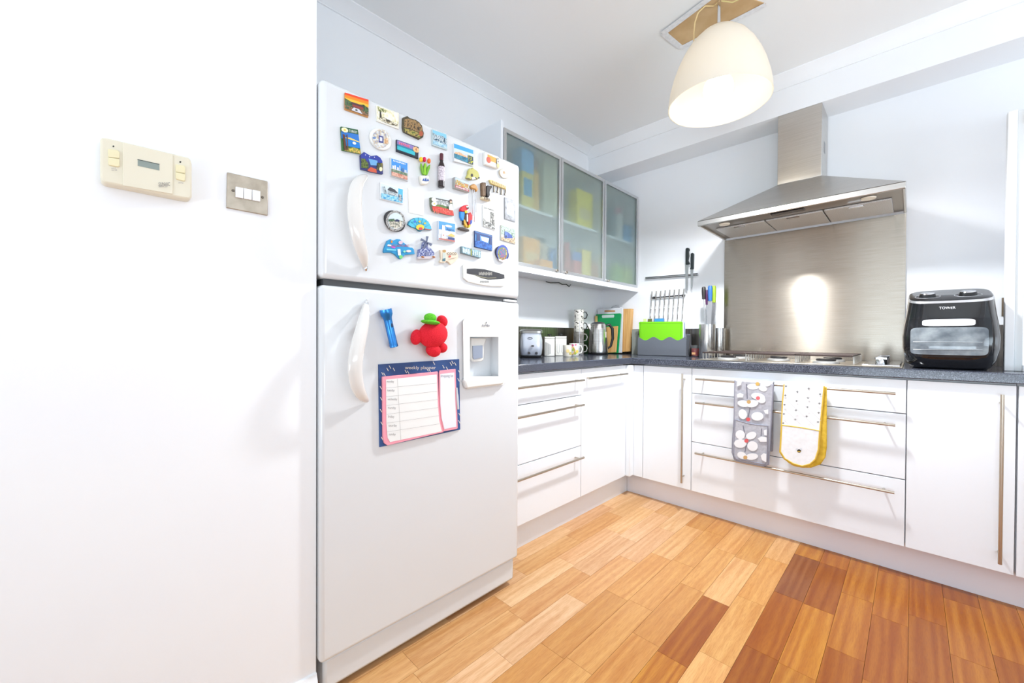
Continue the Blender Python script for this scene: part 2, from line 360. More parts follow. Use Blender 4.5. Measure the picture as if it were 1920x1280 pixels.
for x in (1.10, 1.745): one('lamp', p_lathe([(0.028, 0), (0.03, 0.006)], (x, HY+0.095, HZB+0.004)), mat((250, 240, 220), 0.3, key='hoodlamp'), hd)
# ------------------------------------------------------------------ wall cabinets with frosted doors
FR = bpy.data.materials.new('frosted_glass'); FR.use_nodes = True
nt = FR.node_tree; b = nt.nodes['Principled BSDF']; b.inputs['Base Color'].default_value = lin((242, 250, 248)); b.inputs['Roughness'].default_value = 0.30
b.inputs['Transmission Weight'].default_value = 1.0; b.inputs['IOR'].default_value = 1.12
tr = nt.nodes.new('ShaderNodeBsdfDiffuse'); tr.inputs[0].default_value = lin((205, 222, 222)); mx = nt.nodes.new('ShaderNodeMixShader'); mx.inputs[0].default_value = 0.18
nt.links.new(b.outputs[0], mx.inputs[1]); nt.links.new(tr.outputs[0], mx.inputs[2]); nt.links.new(mx.outputs[0], nt.nodes['Material Output'].inputs[0])
ALU = mat((206, 208, 210), 0.35, 0.85, key='alu')
CX, CZ0, CZ1 = 0.315, 1.45, 2.18
def wall_unit(label, y0, y1, doors, knobs, left_panel=False):
    t = thing('wall_cabinet', label, 'wall cabinet', (0.16, (y0+y1)/2, CZ0))
    mb = MB(); th = 0.016
    mb.add(p_box(0.001, y0, CZ0, CX, y0+th, CZ1), CARC); mb.add(p_box(0.001, y1-th, CZ0, CX, y1, CZ1), CARC)
    mb.add(p_box(0.001, y0+th, CZ0, CX, y1-th, CZ0+th), CARC); mb.add(p_box(0.001, y0+th, CZ1-th, CX, y1-th, CZ1), CARC)
    mb.add(p_box(0.001, y0+th, CZ0+th, 0.008, y1-th, CZ1-th), CARC); build('carcass', mb, t, smooth=0)
    one('shelf', p_box(0.009, y0+th+0.0005, 1.792, CX-0.03, y1-th-0.0005, 1.808), UNIT, t, smooth=0)
    one('pelmet', p_box(CX-0.002, y0, 1.409, 0.337, y1, 1.4405), UNIT, t, smooth=0)
    n = len(doors)
    for (a, b_), k in zip(doors, knobs):
        mb = MB(); z0, z1, fw = 1.4415, 2.166, 0.02
        for bx in ((a, z0, a+fw, z1), (b_-fw, z0, b_, z1), (a+fw, z0, b_-fw, z0+fw), (a+fw, z1-fw, b_-fw, z1)):
            mb.add(p_box(CX+0.001, bx[0], bx[1], CX+0.021, bx[2], bx[3]), ALU)
        d = build('door', mb, t, bevel=0.001)
        one('pane', p_box(CX+0.008, a+fw, z0+fw, CX+0.0125, b_-fw, z1-fw), FR, d, smooth=0)
        one('knob', p_lathe([(0.006, 0), (0.008, 0.006), (0.008, 0.012)], (CX+0.021, k, 1.452), 12, (1, 0, 0)), HANDLE, d)
    return t
t = wall_unit('double frosted glass wall cabinet nearest the fridge', -1.512, -0.5045, [(-1.5055, -1.006), (-1.002, -0.507)], [-1.05, -0.955])
one('end_panel', p_box(0.001, -1.531, 1.43, 0.337, -1.5125, 2.196), UNIT, t, smooth=0)
wall_unit('single frosted glass wall cabinet in the room corner', -0.5035, -0.003, [(-0.501, -0.012)], [-0.45])
# under-cabinet wiring
wire = [on_x(1024, 528, 0.03), on_x(1032, 530, 0.03), on_x(1048, 529, 0.035), on_x(1054, 533, 0.04), on_x(1062, 533, 0.04), on_x(1067, 537, 0.04), on_x(1070, 533, 0.03)]
wire = [Vector((p.x, p.y, min(p.z, 1.4475))) for p in wire]
tag(one('wiring', p_tube(wire, 0.0035, 6), DARK), 'dark loose cable with connector under the frosted wall cabinet', 'cable')
# contents of the wall cabinets
def jar(label, cat, px0, px1, py0, z, x, c, lid=None, band=None, kind='box', name='food_box'):
    y0 = col_y(px0, x, z+0.05); y1 = col_y(px1, x, z+0.05); zt = on_x((px0+px1)/2, py0, x).z; h = zt-z; wd = abs(y1-y0); cy_ = (y0+y1)/2
    m = mat(c, 0.5)
    t = thing(name, label, cat, (x, cy_, z))
    if kind == 'box':
        one('carton', p_box(x-0.04, cy_-wd/2, z, x+0.04, cy_+wd/2, z+h), m, t, bevel=0.002)
        if lid: one('carton_top', p_box(x-0.0405, cy_-wd/2-0.0005, z+h*0.6, x+0.0405, cy_+wd/2+0.0005, z+h+0.0005), mat(lid, 0.5), t, bevel=0.002)
    else:
        r = wd/2
        one('jar_body', p_lathe([(r*0.92, 0), (r, 0.006), (r, h*0.72), (r*0.62, h*0.84)], (x, cy_, z), 20), m, t)
        one('lid', p_lathe([(r*0.66, h*0.84), (r*0.66, h)], (x, cy_, z), 20), mat(lid or (60, 60, 60), 0.4), t)
    if band: one('printed_band', p_box(x+0.0403, cy_-wd*0.35, z+h*0.2, x+0.0409, cy_+wd*0.35, z+h*0.5), mat(band, 0.5), t, smooth=0)
ZS, ZL = 1.8085, 1.4665
jar('yellow packet with sky blue top on the upper cabinet shelf', 'food packet', 969, 991, 284, ZS, 0.23, (238, 222, 120), (120, 185, 238), (90, 170, 215))
jar('amber bottle with brown cap on the upper cabinet shelf', 'bottle', 993, 1007, 304, ZS, 0.22, (236, 190, 92), (166, 128, 122), None, 'jar', 'food_bottle')
jar('large cream carton on the upper shelf of the left glass door', 'food packet', 1011, 1046, 306, ZS, 0.18, (236, 238, 214))
jar('yellow carton on the upper shelf behind the middle glass door', 'food packet', 1073, 1102, 361, ZS, 0.24, (246, 232, 66), None, (222, 206, 150))
jar('slim tall yellow packet behind the middle glass door', 'food packet', 1108, 1119, 333, ZS, 0.22, (240, 218, 70))
jar('grey bottle on the upper shelf of the corner cabinet', 'bottle', 1141, 1149, 388, ZS, 0.22, (120, 140, 155), (80, 95, 110), None, 'jar', 'food_bottle')
jar('white can with pink lid on the upper shelf of the corner cabinet', 'can', 1151, 1162, 392, ZS, 0.23, (222, 226, 226), (216, 120, 150), None, 'jar', 'food_can')
jar('small blue box on the upper shelf of the corner cabinet', 'food packet', 1164, 1176, 425, ZS, 0.24, (110, 180, 235))
jar('orange carton on the bottom of the left frosted cabinet', 'food packet', 972, 1003, 448, ZL, 0.22, (250, 176, 60), None, (240, 206, 140))
jar('jar with dark lid on the bottom of the left frosted cabinet', 'jar', 1006, 1023, 447, ZL, 0.2, (196, 176, 150), (52, 58, 62), None, 'jar', 'food_jar')
jar('low orange tray box behind the left frosted door', 'food packet', 1004, 1027, 489, ZL, 0.27, (240, 160, 50))
jar('blue can standing behind the left frosted door', 'can', 1029, 1044, 466, ZL, 0.24, (70, 130, 215), (60, 110, 190), None, 'jar', 'food_can')
jar('red sauce bottle behind the middle frosted door', 'bottle', 1057, 1066, 455, ZL, 0.24, (196, 84, 74), (214, 60, 66), None, 'jar', 'food_bottle')
jar('blue and red carton behind the middle frosted door', 'food packet', 1067, 1081, 474, ZL, 0.25, (206, 96, 92), (88, 120, 196))
jar('yellow packet on the bottom behind the middle frosted door', 'food packet', 1082, 1099, 470, ZL, 0.23, (246, 220, 110))
jar('small rust brown tin behind the middle frosted door', 'can', 1104, 1117, 491, ZL, 0.25, (206, 150, 116), (170, 120, 96), None, 'jar', 'food_can')
jar('pale green jar on the bottom of the corner cabinet', 'jar', 1146, 1160, 493, ZL, 0.23, (176, 206, 130), (200, 216, 180), None, 'jar', 'food_jar')
jar('yellow green jar on the bottom of the corner cabinet', 'jar', 1165, 1179, 499, ZL, 0.23, (206, 216, 140), (190, 206, 150), None, 'jar', 'food_jar')
# ------------------------------------------------------------------ printing on planes
FX = 0.74
def FP(px, py, off=0.0): return on_x(px, py, FX+off)
def TP(px, py, off=0.0): return on_x(px, py, FXW+off)
def tfm(ox, oy, s): return lambda X, Y: (ox+X/s, oy+Y/s)
A_ = tfm(600, 140, 6.4); B_ = tfm(790, 200, 6.4); C_ = tfm(640, 320, 7.11); D_ = tfm(790, 350, 6.4); E5 = tfm(700, 440, 14.77)
E2 = tfm(780, 360, 9.14); E6 = tfm(780, 260, 10.667); E3 = tfm(870, 300, 10.667); P5 = tfm(640, 550, 4.129); PX = tfm(0, 0, 1)
def as_mat(c): return c if isinstance(c, bpy.types.Material) else mat(c, 0.4)
def body_prism(pts_px, P, t, back=0.0):
    fr = [P(x, y, t) for x, y in pts_px]; nrm = (P(*pts_px[0], 1.0)-P(*pts_px[0], 0.0)); axis = max(range(3), key=lambda i: abs(nrm[i]))
    # straight extrusion along the plane normal
    vec = Vector((0, 0, 0)); vec[axis] = (back-t)*(1 if P(*pts_px[0], 0.01)[axis] > P(*pts_px[0], 0)[axis] else -1)
    return p_prism(fr, vec)
def circle_px(cx, cy, rx, ry, n=28, sk=0.0):
    return [(cx+rx*math.cos(2*math.pi*i/n), cy+ry*math.sin(2*math.pi*i/n)+sk*rx*math.cos(2*math.pi*i/n)) for i in range(n)]
def layers_mesh(layers, mp, P, t):
    mb = MB(); off = t
    for L in layers:
        off += 0.0004
        if L[0] == 't':
            _, s, m, u0, v0, u1, v1 = L
            mb.add(text_prim(s, lambda a, b_: P(*mp(u0+(u1-u0)*a, v1-(v1-v0)*b_), off), 1.0, 1.0), as_mat(m))
        elif L[0] == 'm':      # small print too blurred to read: a row of uneven strokes
            _, n, m, u0, v0, u1, v1 = L
            for i in range(n):
                a0 = u0+(u1-u0)*(i+.15)/n; a1 = u0+(u1-u0)*(i+.8)/n; h0 = v0+(v1-v0)*(.25 if i % 3 == 1 else .05); h1 = v1-(v1-v0)*(.2 if i % 4 == 2 else 0)
                mb.add(p_flat([P(*mp(u, v), off) for u, v in ((a0, h0), (a0, h1), (a1, h1), (a1, h0))]), as_mat(m))
        elif L[0] == 'r':
            _, m, u0, v0, u1, v1 = L
            mb.add(p_flat([P(*mp(u, v), off) for u, v in ((u0, v0), (u0, v1), (u1, v1), (u1, v0))]), as_mat(m))
        elif L[0] == 'e':
            _, m, cu, cv, ru, rv = L
            mb.add(p_flat([P(*mp(cu+ru*math.cos(-2*math.pi*i/18), cv+rv*math.sin(-2*math.pi*i/18)), off) for i in range(18)]), as_mat(m))
        else:
            mb.add(p_flat([P(*mp(u, v), off) for u, v in L[1]]), as_mat(L[0]))
    return mb
def bil(q):
    return lambda u, v: tuple((q[0][i]*(1-u)+q[1][i]*u)*(1-v)+(q[3][i]*(1-u)+q[2][i]*u)*v for i in (0, 1))
MAGG = 'souvenir magnets on the freezer door'
def magnet(name, label, tf, pts, t, base, layers=(), uv=True, P=FP, cat='magnet', bevel=0.0008, group=MAGG, outline=None):
    q = [tf(*p) for p in pts]; mp = bil(q) if uv else (lambda u, v: tf(u, v))
    out = [tf(*p) for p in outline] if outline else q
    c = P(sum(p[0] for p in out)/len(out), sum(p[1] for p in out)/len(out), 0)
    th = thing(name, label, cat, c, group)
    one('magnet_body', body_prism(out, P, t), as_mat(base), th, bevel=bevel, smooth=30)
    if layers: build('printed_picture', layers_mesh(layers, mp, P, t), th, smooth=0)
    return th
# ------------------------------------------------------------------ fridge freezer
fr = thing('fridge_freezer', 'tall white two-door fridge freezer covered in magnets', 'fridge', (0.4, -2.2, 0.0))
FY0, FY1 = -2.597, -1.800
one('body', p_box(0.05, FY0+0.012, 0.03, 0.655, FY1-0.012, 1.745), FRIDGE, fr, bevel=0.008)
one('gasket', p_box(0.655, FY0+0.02, 0.125, 0.668, FY1-0.02, 1.742), mat((120, 122, 124), 0.6), fr, smooth=0)
fz = one('freezer_door', p_box(0.668, FY0, 1.198, FX, FY1, 1.752), FRIDGE, fr, bevel=0.016, segs=4)
fd = one('fridge_door', p_box(0.668, FY0, 0.118, FX, FY1, 1.180), FRIDGE, fr, bevel=0.012, segs=4)
# water dispenser recess cut into the lower door
ca = P5(996, 336); cb = P5(1216, 640); r0 = FP(*ca); r1 = FP(*cb)
cut = one('cutter', p_box(FX-0.045, r0.y, r1.z, FX+0.02, r1.y, r0.z), FRIDGE, smooth=0)
md = fd.modifiers.new('cut', 'BOOLEAN'); md.object = cut; md.operation = 'DIFFERENCE'; md.solver = 'EXACT'
dg = bpy.context.evaluated_depsgraph_get(); dg.update(); nm = bpy.data.meshes.new_from_object(fd.evaluated_get(dg)); fd.modifiers.clear(); fd.data = nm; bpy.data.objects.remove(cut); WLOC[fd] = WLOC[fd]
one('door_gap_seal', p_box(0.672, FY0+0.012, 1.1805, FX-0.012, FY1-0.004, 1.1975), mat((66, 68, 70), 0.6), fr, smooth=0)
one('hinge_cover', p_box(0.70, FY1-0.085, 1.1815, FX-0.004, FY1-0.012, 1.1905), mat((214, 214, 214), 0.4), fr, bevel=0.002)
one('base_grille', p_box(0.10, FY0+0.016, 0.022, 0.722, FY1-0.008, 0.114), FRIDGE, fr, bevel=0.01)
for y in (FY0+0.07, FY1-0.07): one('foot', p_lathe([(0.02, 0.0005), (0.016, 0.03)], (0.60, y, 0), 14), DARK, fr)
def fridge_handle(pts, hw, parent):
    path = [Vector(p) for p in pts]; n = len(path); v = []; f = []; m = 12
    for i, (px, py) in enumerate(pts):
        s = i/(n-1); off = 0.004 + 0.046*math.sin(math.pi*min(1, max(0, s)))**0.7
        c = on_x(px, py, FX+off); sc = px_size(c); t = (path[min(i+1, n-1)]-path[max(i-1, 0)]).normalized()
        nx = Vector((0, -t.y*-1, 0)); a = hw[i]*sc*1.35
        side = Vector((0, math.copysign(1, -t.y)*-1, 0)); side = Vector((0, 1, 0))*abs(t.y) + Vector((0, 0, 1))*(t.x*(1 if t.y > 0 else -1)); side.normalize()
        for j in range(m):
            th = 2*math.pi*j/m; v.append(tuple(c + side*a*math.cos(th) + Vector((1, 0, 0))*min(a*0.8, 0.011)*math.sin(th)))
    for i in range(n-1):
        for j in range(m): f.append((i*m+j, i*m+(j+1) % m, (i+1)*m+(j+1) % m, (i+1)*m+j))
    f += [tuple(range(m))[::-1], tuple(range((n-1)*m, n*m))]
    o = one('handle', (v, f), FRHAND, parent, smooth=60); md = o.modifiers.new('sub', 'SUBSURF'); md.levels = 1; md.render_levels = 2
    return o
h = fridge_handle([(690, 329), (677, 335), (667, 350), (664, 385), (667, 420), (674, 455), (682, 483), (686, 507)], [3, 7, 10, 11, 11, 10.5, 8, 2], fz)
one('handle_tip', p_ell(on_x(686, 500, FX+0.01), 0.006, 0.006, 0.014), CHROME, h)
h = fridge_handle([(687, 563), (685, 588), (677, 624), (668, 660), (665, 690), (668, 722), (679, 744), (692, 753)], [2, 8, 10, 11, 11, 10.5, 8, 3], fd)
one('handle_tip', p_ell(on_x(687, 570, FX+0.01), 0.006, 0.006, 0.014), CHROME, h)
# control panel
cp = one('control_panel', body_prism([D_(*p) for p in [(500, 940), (540, 912), (660, 908), (800, 930), (900, 965), (1000, 1010), (1018, 1040), (1010, 1180), (980, 1197), (850, 1195), (700, 1175), (560, 1140), (505, 1095)]], FP, 0.006), mat((232, 231, 226), 0.3), fz, bevel=0.002)
build('panel_display', layers_mesh([(mat((66, 66, 70), 0.25), [(545, 985), (640, 980), (760, 990), (880, 1020), (995, 1055), (998, 1100), (960, 1108), (880, 1112), (800, 1115), (720, 1095), (640, 1060), (545, 1040)]),
    ('m', 16, (170, 168, 160), 690, 1020, 850, 1062), (mat((150, 146, 120), 0.4), [(620, 1046), (700, 1082), (800, 1100), (900, 1094), (900, 1088), (800, 1092), (705, 1074)]),
    ('m', 14, (150, 150, 150), 705, 1125, 815, 1150)], lambda u, v: D_(u, v), FP, 0.006), cp, smooth=0)
# dispenser trim, paddle
mb = MB(); DW = mat((234, 233, 228), 0.3)
ring_o = [(955, 192), (1255, 202), (1270, 228), (1266, 690), (1250, 708), (975, 740), (948, 716), (941, 215)]; ring_i = [(996, 336), (1216, 336), (1216, 336), (1216, 640), (1216, 640), (996, 640), (996, 640), (996, 336)]
fo = [FP(*P5(*p), 0.010) for p in ring_o]; fi = [FP(*P5(*p), 0.007) for p in ring_i]; bo = [FP(*P5(*p), 0.0003) for p in ring_o]
v = [tuple(p) for p in fo+fi+bo]; f = [(i, (i+1) % 8, 8+(i+1) % 8, 8+i) for i in range(8)] + [(16+i, 16+(i+1) % 8, (i+1) % 8, i) for i in range(8)]
dp = one('dispenser_surround', (v, f), DW, fd, smooth=30)
one('drip_lip', body_prism([P5(*p) for p in [(952, 668), (1262, 640), (1256, 704), (972, 738)]], FP, 0.02), DW, fd, bevel=0.006)
pd = one('dispenser_paddle', body_prism([P5(*p) for p in [(1002, 342), (1126, 346), (1108, 400), (1104, 512), (1090, 526), (1024, 530), (1006, 500)]], lambda x, y, o=0: on_x(x, y, FX-0.03+o), 0.016, 0.0), DW, fd, bevel=0.004)
one('paddle_pad', body_prism([P5(*p) for p in [(1018, 405), (1095, 402), (1095, 498), (1030, 510), (1020, 500)]], lambda x, y, o=0: on_x(x, y, FX-0.03+o), 0.020, 0.0165), mat((150, 160, 178), 0.3), pd, bevel=0.001)
build('badge', layers_mesh([('m', 5, (150, 150, 155), 1090, 238, 1150, 256), ('e', (120, 120, 125), 1122, 226, 4, 7)], lambda u, v: P5(u, v), FP, 0.0105), dp, smooth=0)
# ------------------------------------------------------------------ magnets
def pal(key, cols, scale=120, **k): return noise_mat('pic_'+key, cols, scale, 0.4, spread=k.get('spread', (0.38, 0.62)), detail=k.get('detail', 4), stretch=k.get('stretch', (1, 1, 1)))
magnet('souvenir_magnet', 'magnet with orange sunset over a temple roof', A_, [(297, 212), (583, 300), (583, 515), (297, 418)], 0.005, (206, 150, 90), [
    ('r', (240, 74, 40), 0, 0, 1, .14), ('r', (246, 140, 30), 0, .12, 1, .3), ('r', (250, 196, 60), 0, .28, 1, .42), (pal('tem', [(40, 70, 40), (90, 120, 70), (60, 60, 70)]), [(0, .32), (.25, .42), (.5, .48), (.8, .36), (1, .5), (1, .75), (0, .75)]),
    ((84, 52, 66), [(.25, .52), (.3, .42), (.75, .44), (.82, .54)]), ((150, 66, 60), [(.32, .54), (.78, .54), (.78, .68), (.32, .68)]), (pal('gar', [(90, 80, 60), (170, 120, 90), (70, 90, 60)]), [(0, .72), (1, .72), (1, .92), (0, .92)]), ((216, 216, 224), [(.38, .7), (.6, .7), (.75, .92), (.28, .9)]), ((70, 84, 70), [(.45, .76), (.53, .76), (.54, .85), (.44, .85)])], bevel=0.002)
magnet('souvenir_magnet', 'white magnet with a sketched tree and river in thin black lines', A_, [(672, 362), (950, 460), (948, 655), (680, 555)], 0.004, (240, 238, 228), [
    ('r', pal('sk', [(250, 248, 238), (246, 240, 214), (228, 220, 170), (120, 110, 80)], 90, spread=(.4, .75)), .03, .04, .97, .9), ((60, 56, 46), [(.16, .1), (.2, .1), (.24, .75), (.14, .85)]), (pal('skl', [(70, 84, 50), (180, 180, 120), (240, 236, 214)], 150), [(.05, .05), (.5, .1), (.4, .3), (.1, .34)]), (pal('skb', [(50, 48, 40), (150, 140, 110), (236, 230, 210)], 150), [(.08, .78), (.3, .6), (.95, .72), (.95, .85), (.4, .9)])])
magnet('souvenir_magnet', 'ancient amphitheatre shaped magnet in brown and green resin', A_, None or [(1000, 510), (1248, 510), (1248, 772), (1000, 772)], 0.010, pal('amphi0', [(60, 54, 40), (90, 80, 54)], 80), [
    (pal('amphi', [(70, 56, 40), (176, 140, 90), (120, 96, 66)], 130), [(.06, .1), (.2, .06), (.55, .14), (.8, .3), (.92, .5), (.9, .72), (.5, .6), (.05, .45)]), (pal('amphig', [(70, 100, 40), (190, 170, 90), (80, 70, 50)], 130), [(.04, .5), (.5, .62), (.85, .76), (.8, .95), (.4, .82), (.08, .68)]), ('e', (176, 90, 60), .86, .75, .1, .12),
    ((46, 36, 30), [(.2, .3), (.24, .31), (.24, .43), (.2, .42)]), ((46, 36, 30), [(.36, .34), (.4, .35), (.4, .47), (.36, .46)]), ((46, 36, 30), [(.52, .38), (.56, .39), (.56, .52), (.52, .5)]), ((46, 36, 30), [(.68, .44), (.72, .45), (.72, .57), (.68, .56)])],
    outline=[(1000, 512), (1050, 495), (1080, 520), (1150, 540), (1190, 568), (1226, 610), (1236, 670), (1248, 700), (1240, 750), (1200, 772), (1100, 725), (1010, 680), (997, 620)])
magnet('souvenir_magnet', 'slanted beach magnet with palm trunks and white blossom', A_, [(250, 620), (455, 660), (492, 950), (265, 905)], 0.006, (60, 110, 60), [
    ('r', (40, 96, 60), 0, 0, 1, .22), ('r', (46, 120, 205), 0, .2, 1, .5), ('r', (26, 130, 215), .2, .44, 1, .78), ((240, 210, 110), [(.1, .44), (.5, .4), (1, .5), (1, .53), (.4, .47)]), (pal('bch', [(240, 200, 80), (100, 130, 50), (230, 180, 90)], 150), [(.3, .88), (.65, .78), (1, .84), (1, 1), (.1, 1)]), ((96, 56, 36), [(.08, .3), (.2, .32), (.26, .98), (.12, .96)]), ((110, 66, 40), [(.3, .3), (.36, .3), (.34, .96), (.28, .96)]),
    ('e', (252, 246, 200), .22, .12, .2, .1), ('e', (250, 214, 80), .22, .12, .07, .04), ('e', (240, 250, 255), .7, .6, .1, .06), ('t', 'TURKEY', (244, 248, 240), .46, .06, .95, .17)])
magnet('souvenir_magnet', 'round white plate magnet with a blue doorway painting', PX, [(694, 239), (734, 239), (734, 281), (694, 281)], 0.008, (236, 236, 232), [
    ('e', pal('plate', [(240, 236, 224), (206, 214, 226), (220, 196, 150), (150, 160, 190)], 110), .5, .5, .41, .42), ((70, 76, 140), [(.4, .34), (.62, .4), (.62, .7), (.4, .66)]), ((226, 226, 236), [(.45, .42), (.57, .45), (.57, .62), (.45, .6)]), (pal('plb', [(206, 150, 100), (236, 214, 180)], 160), [(.66, .5), (.84, .45), (.86, .72), (.66, .72)]), ('e', (110, 140, 190), .2, .46, .08, .05)],
    outline=circle_px(714, 260.5, 20.5, 20.0, sk=0.3), bevel=0.002)
magnet('souvenir_magnet', 'dark framed turquoise sea magnet with a pink title and shell', A_, [(918, 775), (1185, 868), (1182, 1010), (918, 918)], 0.006, (40, 50, 66), [
    ('r', (150, 130, 190), .03, .05, .8, .42), ('r', (60, 190, 205), .03, .4, .84, .82), ('r', (36, 130, 160), .03, .38, .84, .5), ('m', 6, (236, 120, 150), .1, .1, .6, .32), ('e', pal('shell', [(236, 170, 110), (250, 214, 160), (190, 110, 70)], 160), .88, .3, .14, .24), ('r', (30, 40, 56), .03, .84, .97, .97)])
magnet('souvenir_magnet', 'starry night street scene magnet with wavy dark blue top', A_, [(487, 925), (757, 925), (757, 1192), (487, 1192)], 0.009, (50, 56, 120), [
    ((46, 62, 160), [(.02, .15), (.16, .02), (.34, .12), (.48, .2), (.72, .17), (.88, .27), (.97, .42), (.97, .5), (.05, .4)]), ((110, 170, 220), [(.35, .3), (.75, .4), (.75, .62), (.45, .6)]), (pal('str', [(40, 60, 30), (110, 130, 50), (60, 50, 40)], 140), [(.03, .3), (.2, .3), (.35, .55), (.35, .75), (.03, .72)]), (pal('str2', [(40, 50, 40), (90, 100, 60), (130, 110, 50)], 140), [(.72, .5), (.98, .5), (.98, .85), (.72, .8)]), ((206, 90, 60), [(.3, .82), (.45, .68), (.7, .78), (.72, .95), (.35, .87)]), ('e', (240, 236, 190), .9, .78, .07, .1), ('e', (230, 230, 240), .22, .14, .02, .02), ('e', (230, 230, 240), .4, .22, .02, .02), ('e', (230, 230, 240), .62, .24, .02, .02)],
    outline=[(487, 960), (530, 925), (580, 955), (610, 975), (680, 965), (720, 990), (745, 1030), (757, 1080), (757, 1192), (620, 1165), (495, 1130)])
magnet('souvenir_magnet', 'square city skyline magnet with blue sky and red ground', A_, [(845, 990), (1060, 1055), (1060, 1278), (850, 1215)], 0.006, (214, 222, 226), [
    ('r', (70, 150, 226), .05, .05, .95, .55), ('m', 11, (230, 240, 250), .15, .08, .85, .17), ('r', (236, 240, 244), .1, .4, .2, .6), ('r', (244, 244, 248), .22, .36, .3, .6), ('r', (236, 236, 244), .36, .42, .46, .6), ('r', (250, 250, 250), .5, .3, .54, .6), ('r', (80, 120, 170), .64, .38, .74, .6), ('r', (200, 210, 226), .78, .44, .9, .62), (pal('gr', [(90, 120, 90), (150, 160, 140)], 150), [(.05, .58), (.95, .6), (.95, .76), (.05, .74)]), (pal('rd', [(190, 110, 90), (226, 180, 160)], 150), [(.05, .74), (.95, .74), (.95, .95), (.05, .95)])])
magnet('souvenir_magnet', 'small magnet of a snowy lake shore below blue mountains', B_, [(130, 268), (305, 328), (315, 520), (135, 462)], 0.007, (196, 214, 218), [
    ('r', (140, 205, 236), .04, .04, .96, .3), (pal('mt', [(40, 70, 90), (120, 150, 170), (226, 236, 240), (60, 80, 70)], 130), [(.04, .2), (.3, .28), (.7, .22), (.96, .35), (.96, .72), (.04, .66)]), (pal('lk', [(200, 226, 238), (140, 190, 215)], 120), [(.04, .66), (.96, .7), (.96, .92), (.04, .9)])])
magnet('souvenir_magnet', 'wide harbour view magnet with bright blue sky', B_, [(388, 435), (628, 520), (628, 712), (392, 652)], 0.008, (224, 228, 232), [
    ('r', (70, 170, 240), .02, .02, .98, .26), ('r', (214, 232, 244), .02, .26, .98, .42), (pal('hb', [(240, 200, 150), (226, 160, 110), (250, 236, 220)], 140), [(.04, .5), (.3, .4), (.5, .48), (.7, .52), (.7, .6), (.04, .58)]), (pal('sea', [(30, 100, 130), (70, 150, 175)], 120), [(.02, .56), (.72, .6), (.72, .9), (.02, .8)]), (pal('yl', [(220, 220, 60), (60, 80, 70), (40, 60, 110)], 170), [(.72, .4), (.98, .44), (.98, .95), (.72, .9)])])
th = magnet('souvenir_magnet', 'white toy television magnet with an amber screen', B_, [(765, 535), (932, 600), (936, 745), (765, 690)], 0.014, (238, 237, 232), [
    ((222, 170, 70), [(.18, .15), (.8, .2), (.8, .62), (.18, .6)]), ((60, 50, 40), [(.8, .2), (.84, .22), (.84, .7), (.78, .64)]), ('e', (220, 96, 70), .26, .56, .15, .24), ('e', (120, 100, 70), .93, .2, .03, .08), ('e', (120, 100, 70), .94, .42, .03, .08), ('e', (206, 196, 140), .92, .76, .1, .2)], bevel=0.003)
th = magnet('oval_magnet', 'oval cream badge magnet near the top corner of the freezer door', B_, [(940, 735), (1062, 735), (1062, 868), (940, 868)], 0.007, (206, 196, 178), [
    ('e', (240, 232, 214), .5, .5, .42, .4), ('e', (176, 130, 70), .42, .4, .1, .13), ('t', 'LG', (170, 130, 70), .5, .36, .74, .56)], outline=circle_px(1000, 800, 61, 55, sk=.32), bevel=0.002)
# tulips in a pot
t = thing('tulip_magnet', 'magnet of three tulips in a white and blue pot', 'magnet', FP(*E6(185, 650)), MAGG)
one('pot', body_prism([E6(*p) for p in [(88, 728), (262, 735), (272, 800), (262, 890), (200, 915), (128, 910), (108, 860)]], FP, 0.014), (mat((236, 232, 222), 0.35)), t, bevel=0.003)
build('pot_painting', layers_mesh([(mat((50, 90, 170), .4), [(125, 835), (165, 780), (165, 840), (200, 770), (215, 840), (240, 790), (262, 845), (200, 850)])], lambda u, v: E6(u, v), FP, 0.0145), t, smooth=0)
for pts, c in (([(140, 700), (105, 560), (110, 480), (150, 600), (165, 720)], (120, 180, 40)), ([(165, 720), (160, 600), (185, 480), (215, 520), (205, 720)], (140, 200, 40)), ([(205, 725), (235, 560), (290, 510), (280, 600), (230, 725)], (110, 176, 36))):
    one('leaf', body_prism([E6(*p) for p in pts], FP, 0.012, 0.004), mat(c, 0.45), t, bevel=0.001)
for cx_, cy_, c in ((100, 415, (246, 210, 40)), (168, 415, (220, 20, 90)), (258, 445, (240, 120, 40))):
    p = FP(*E6(cx_, cy_), 0.012); one('tulip_flower', p_ell(p, 0.007, 0.0058, 0.0085), mat(c, 0.4), t)
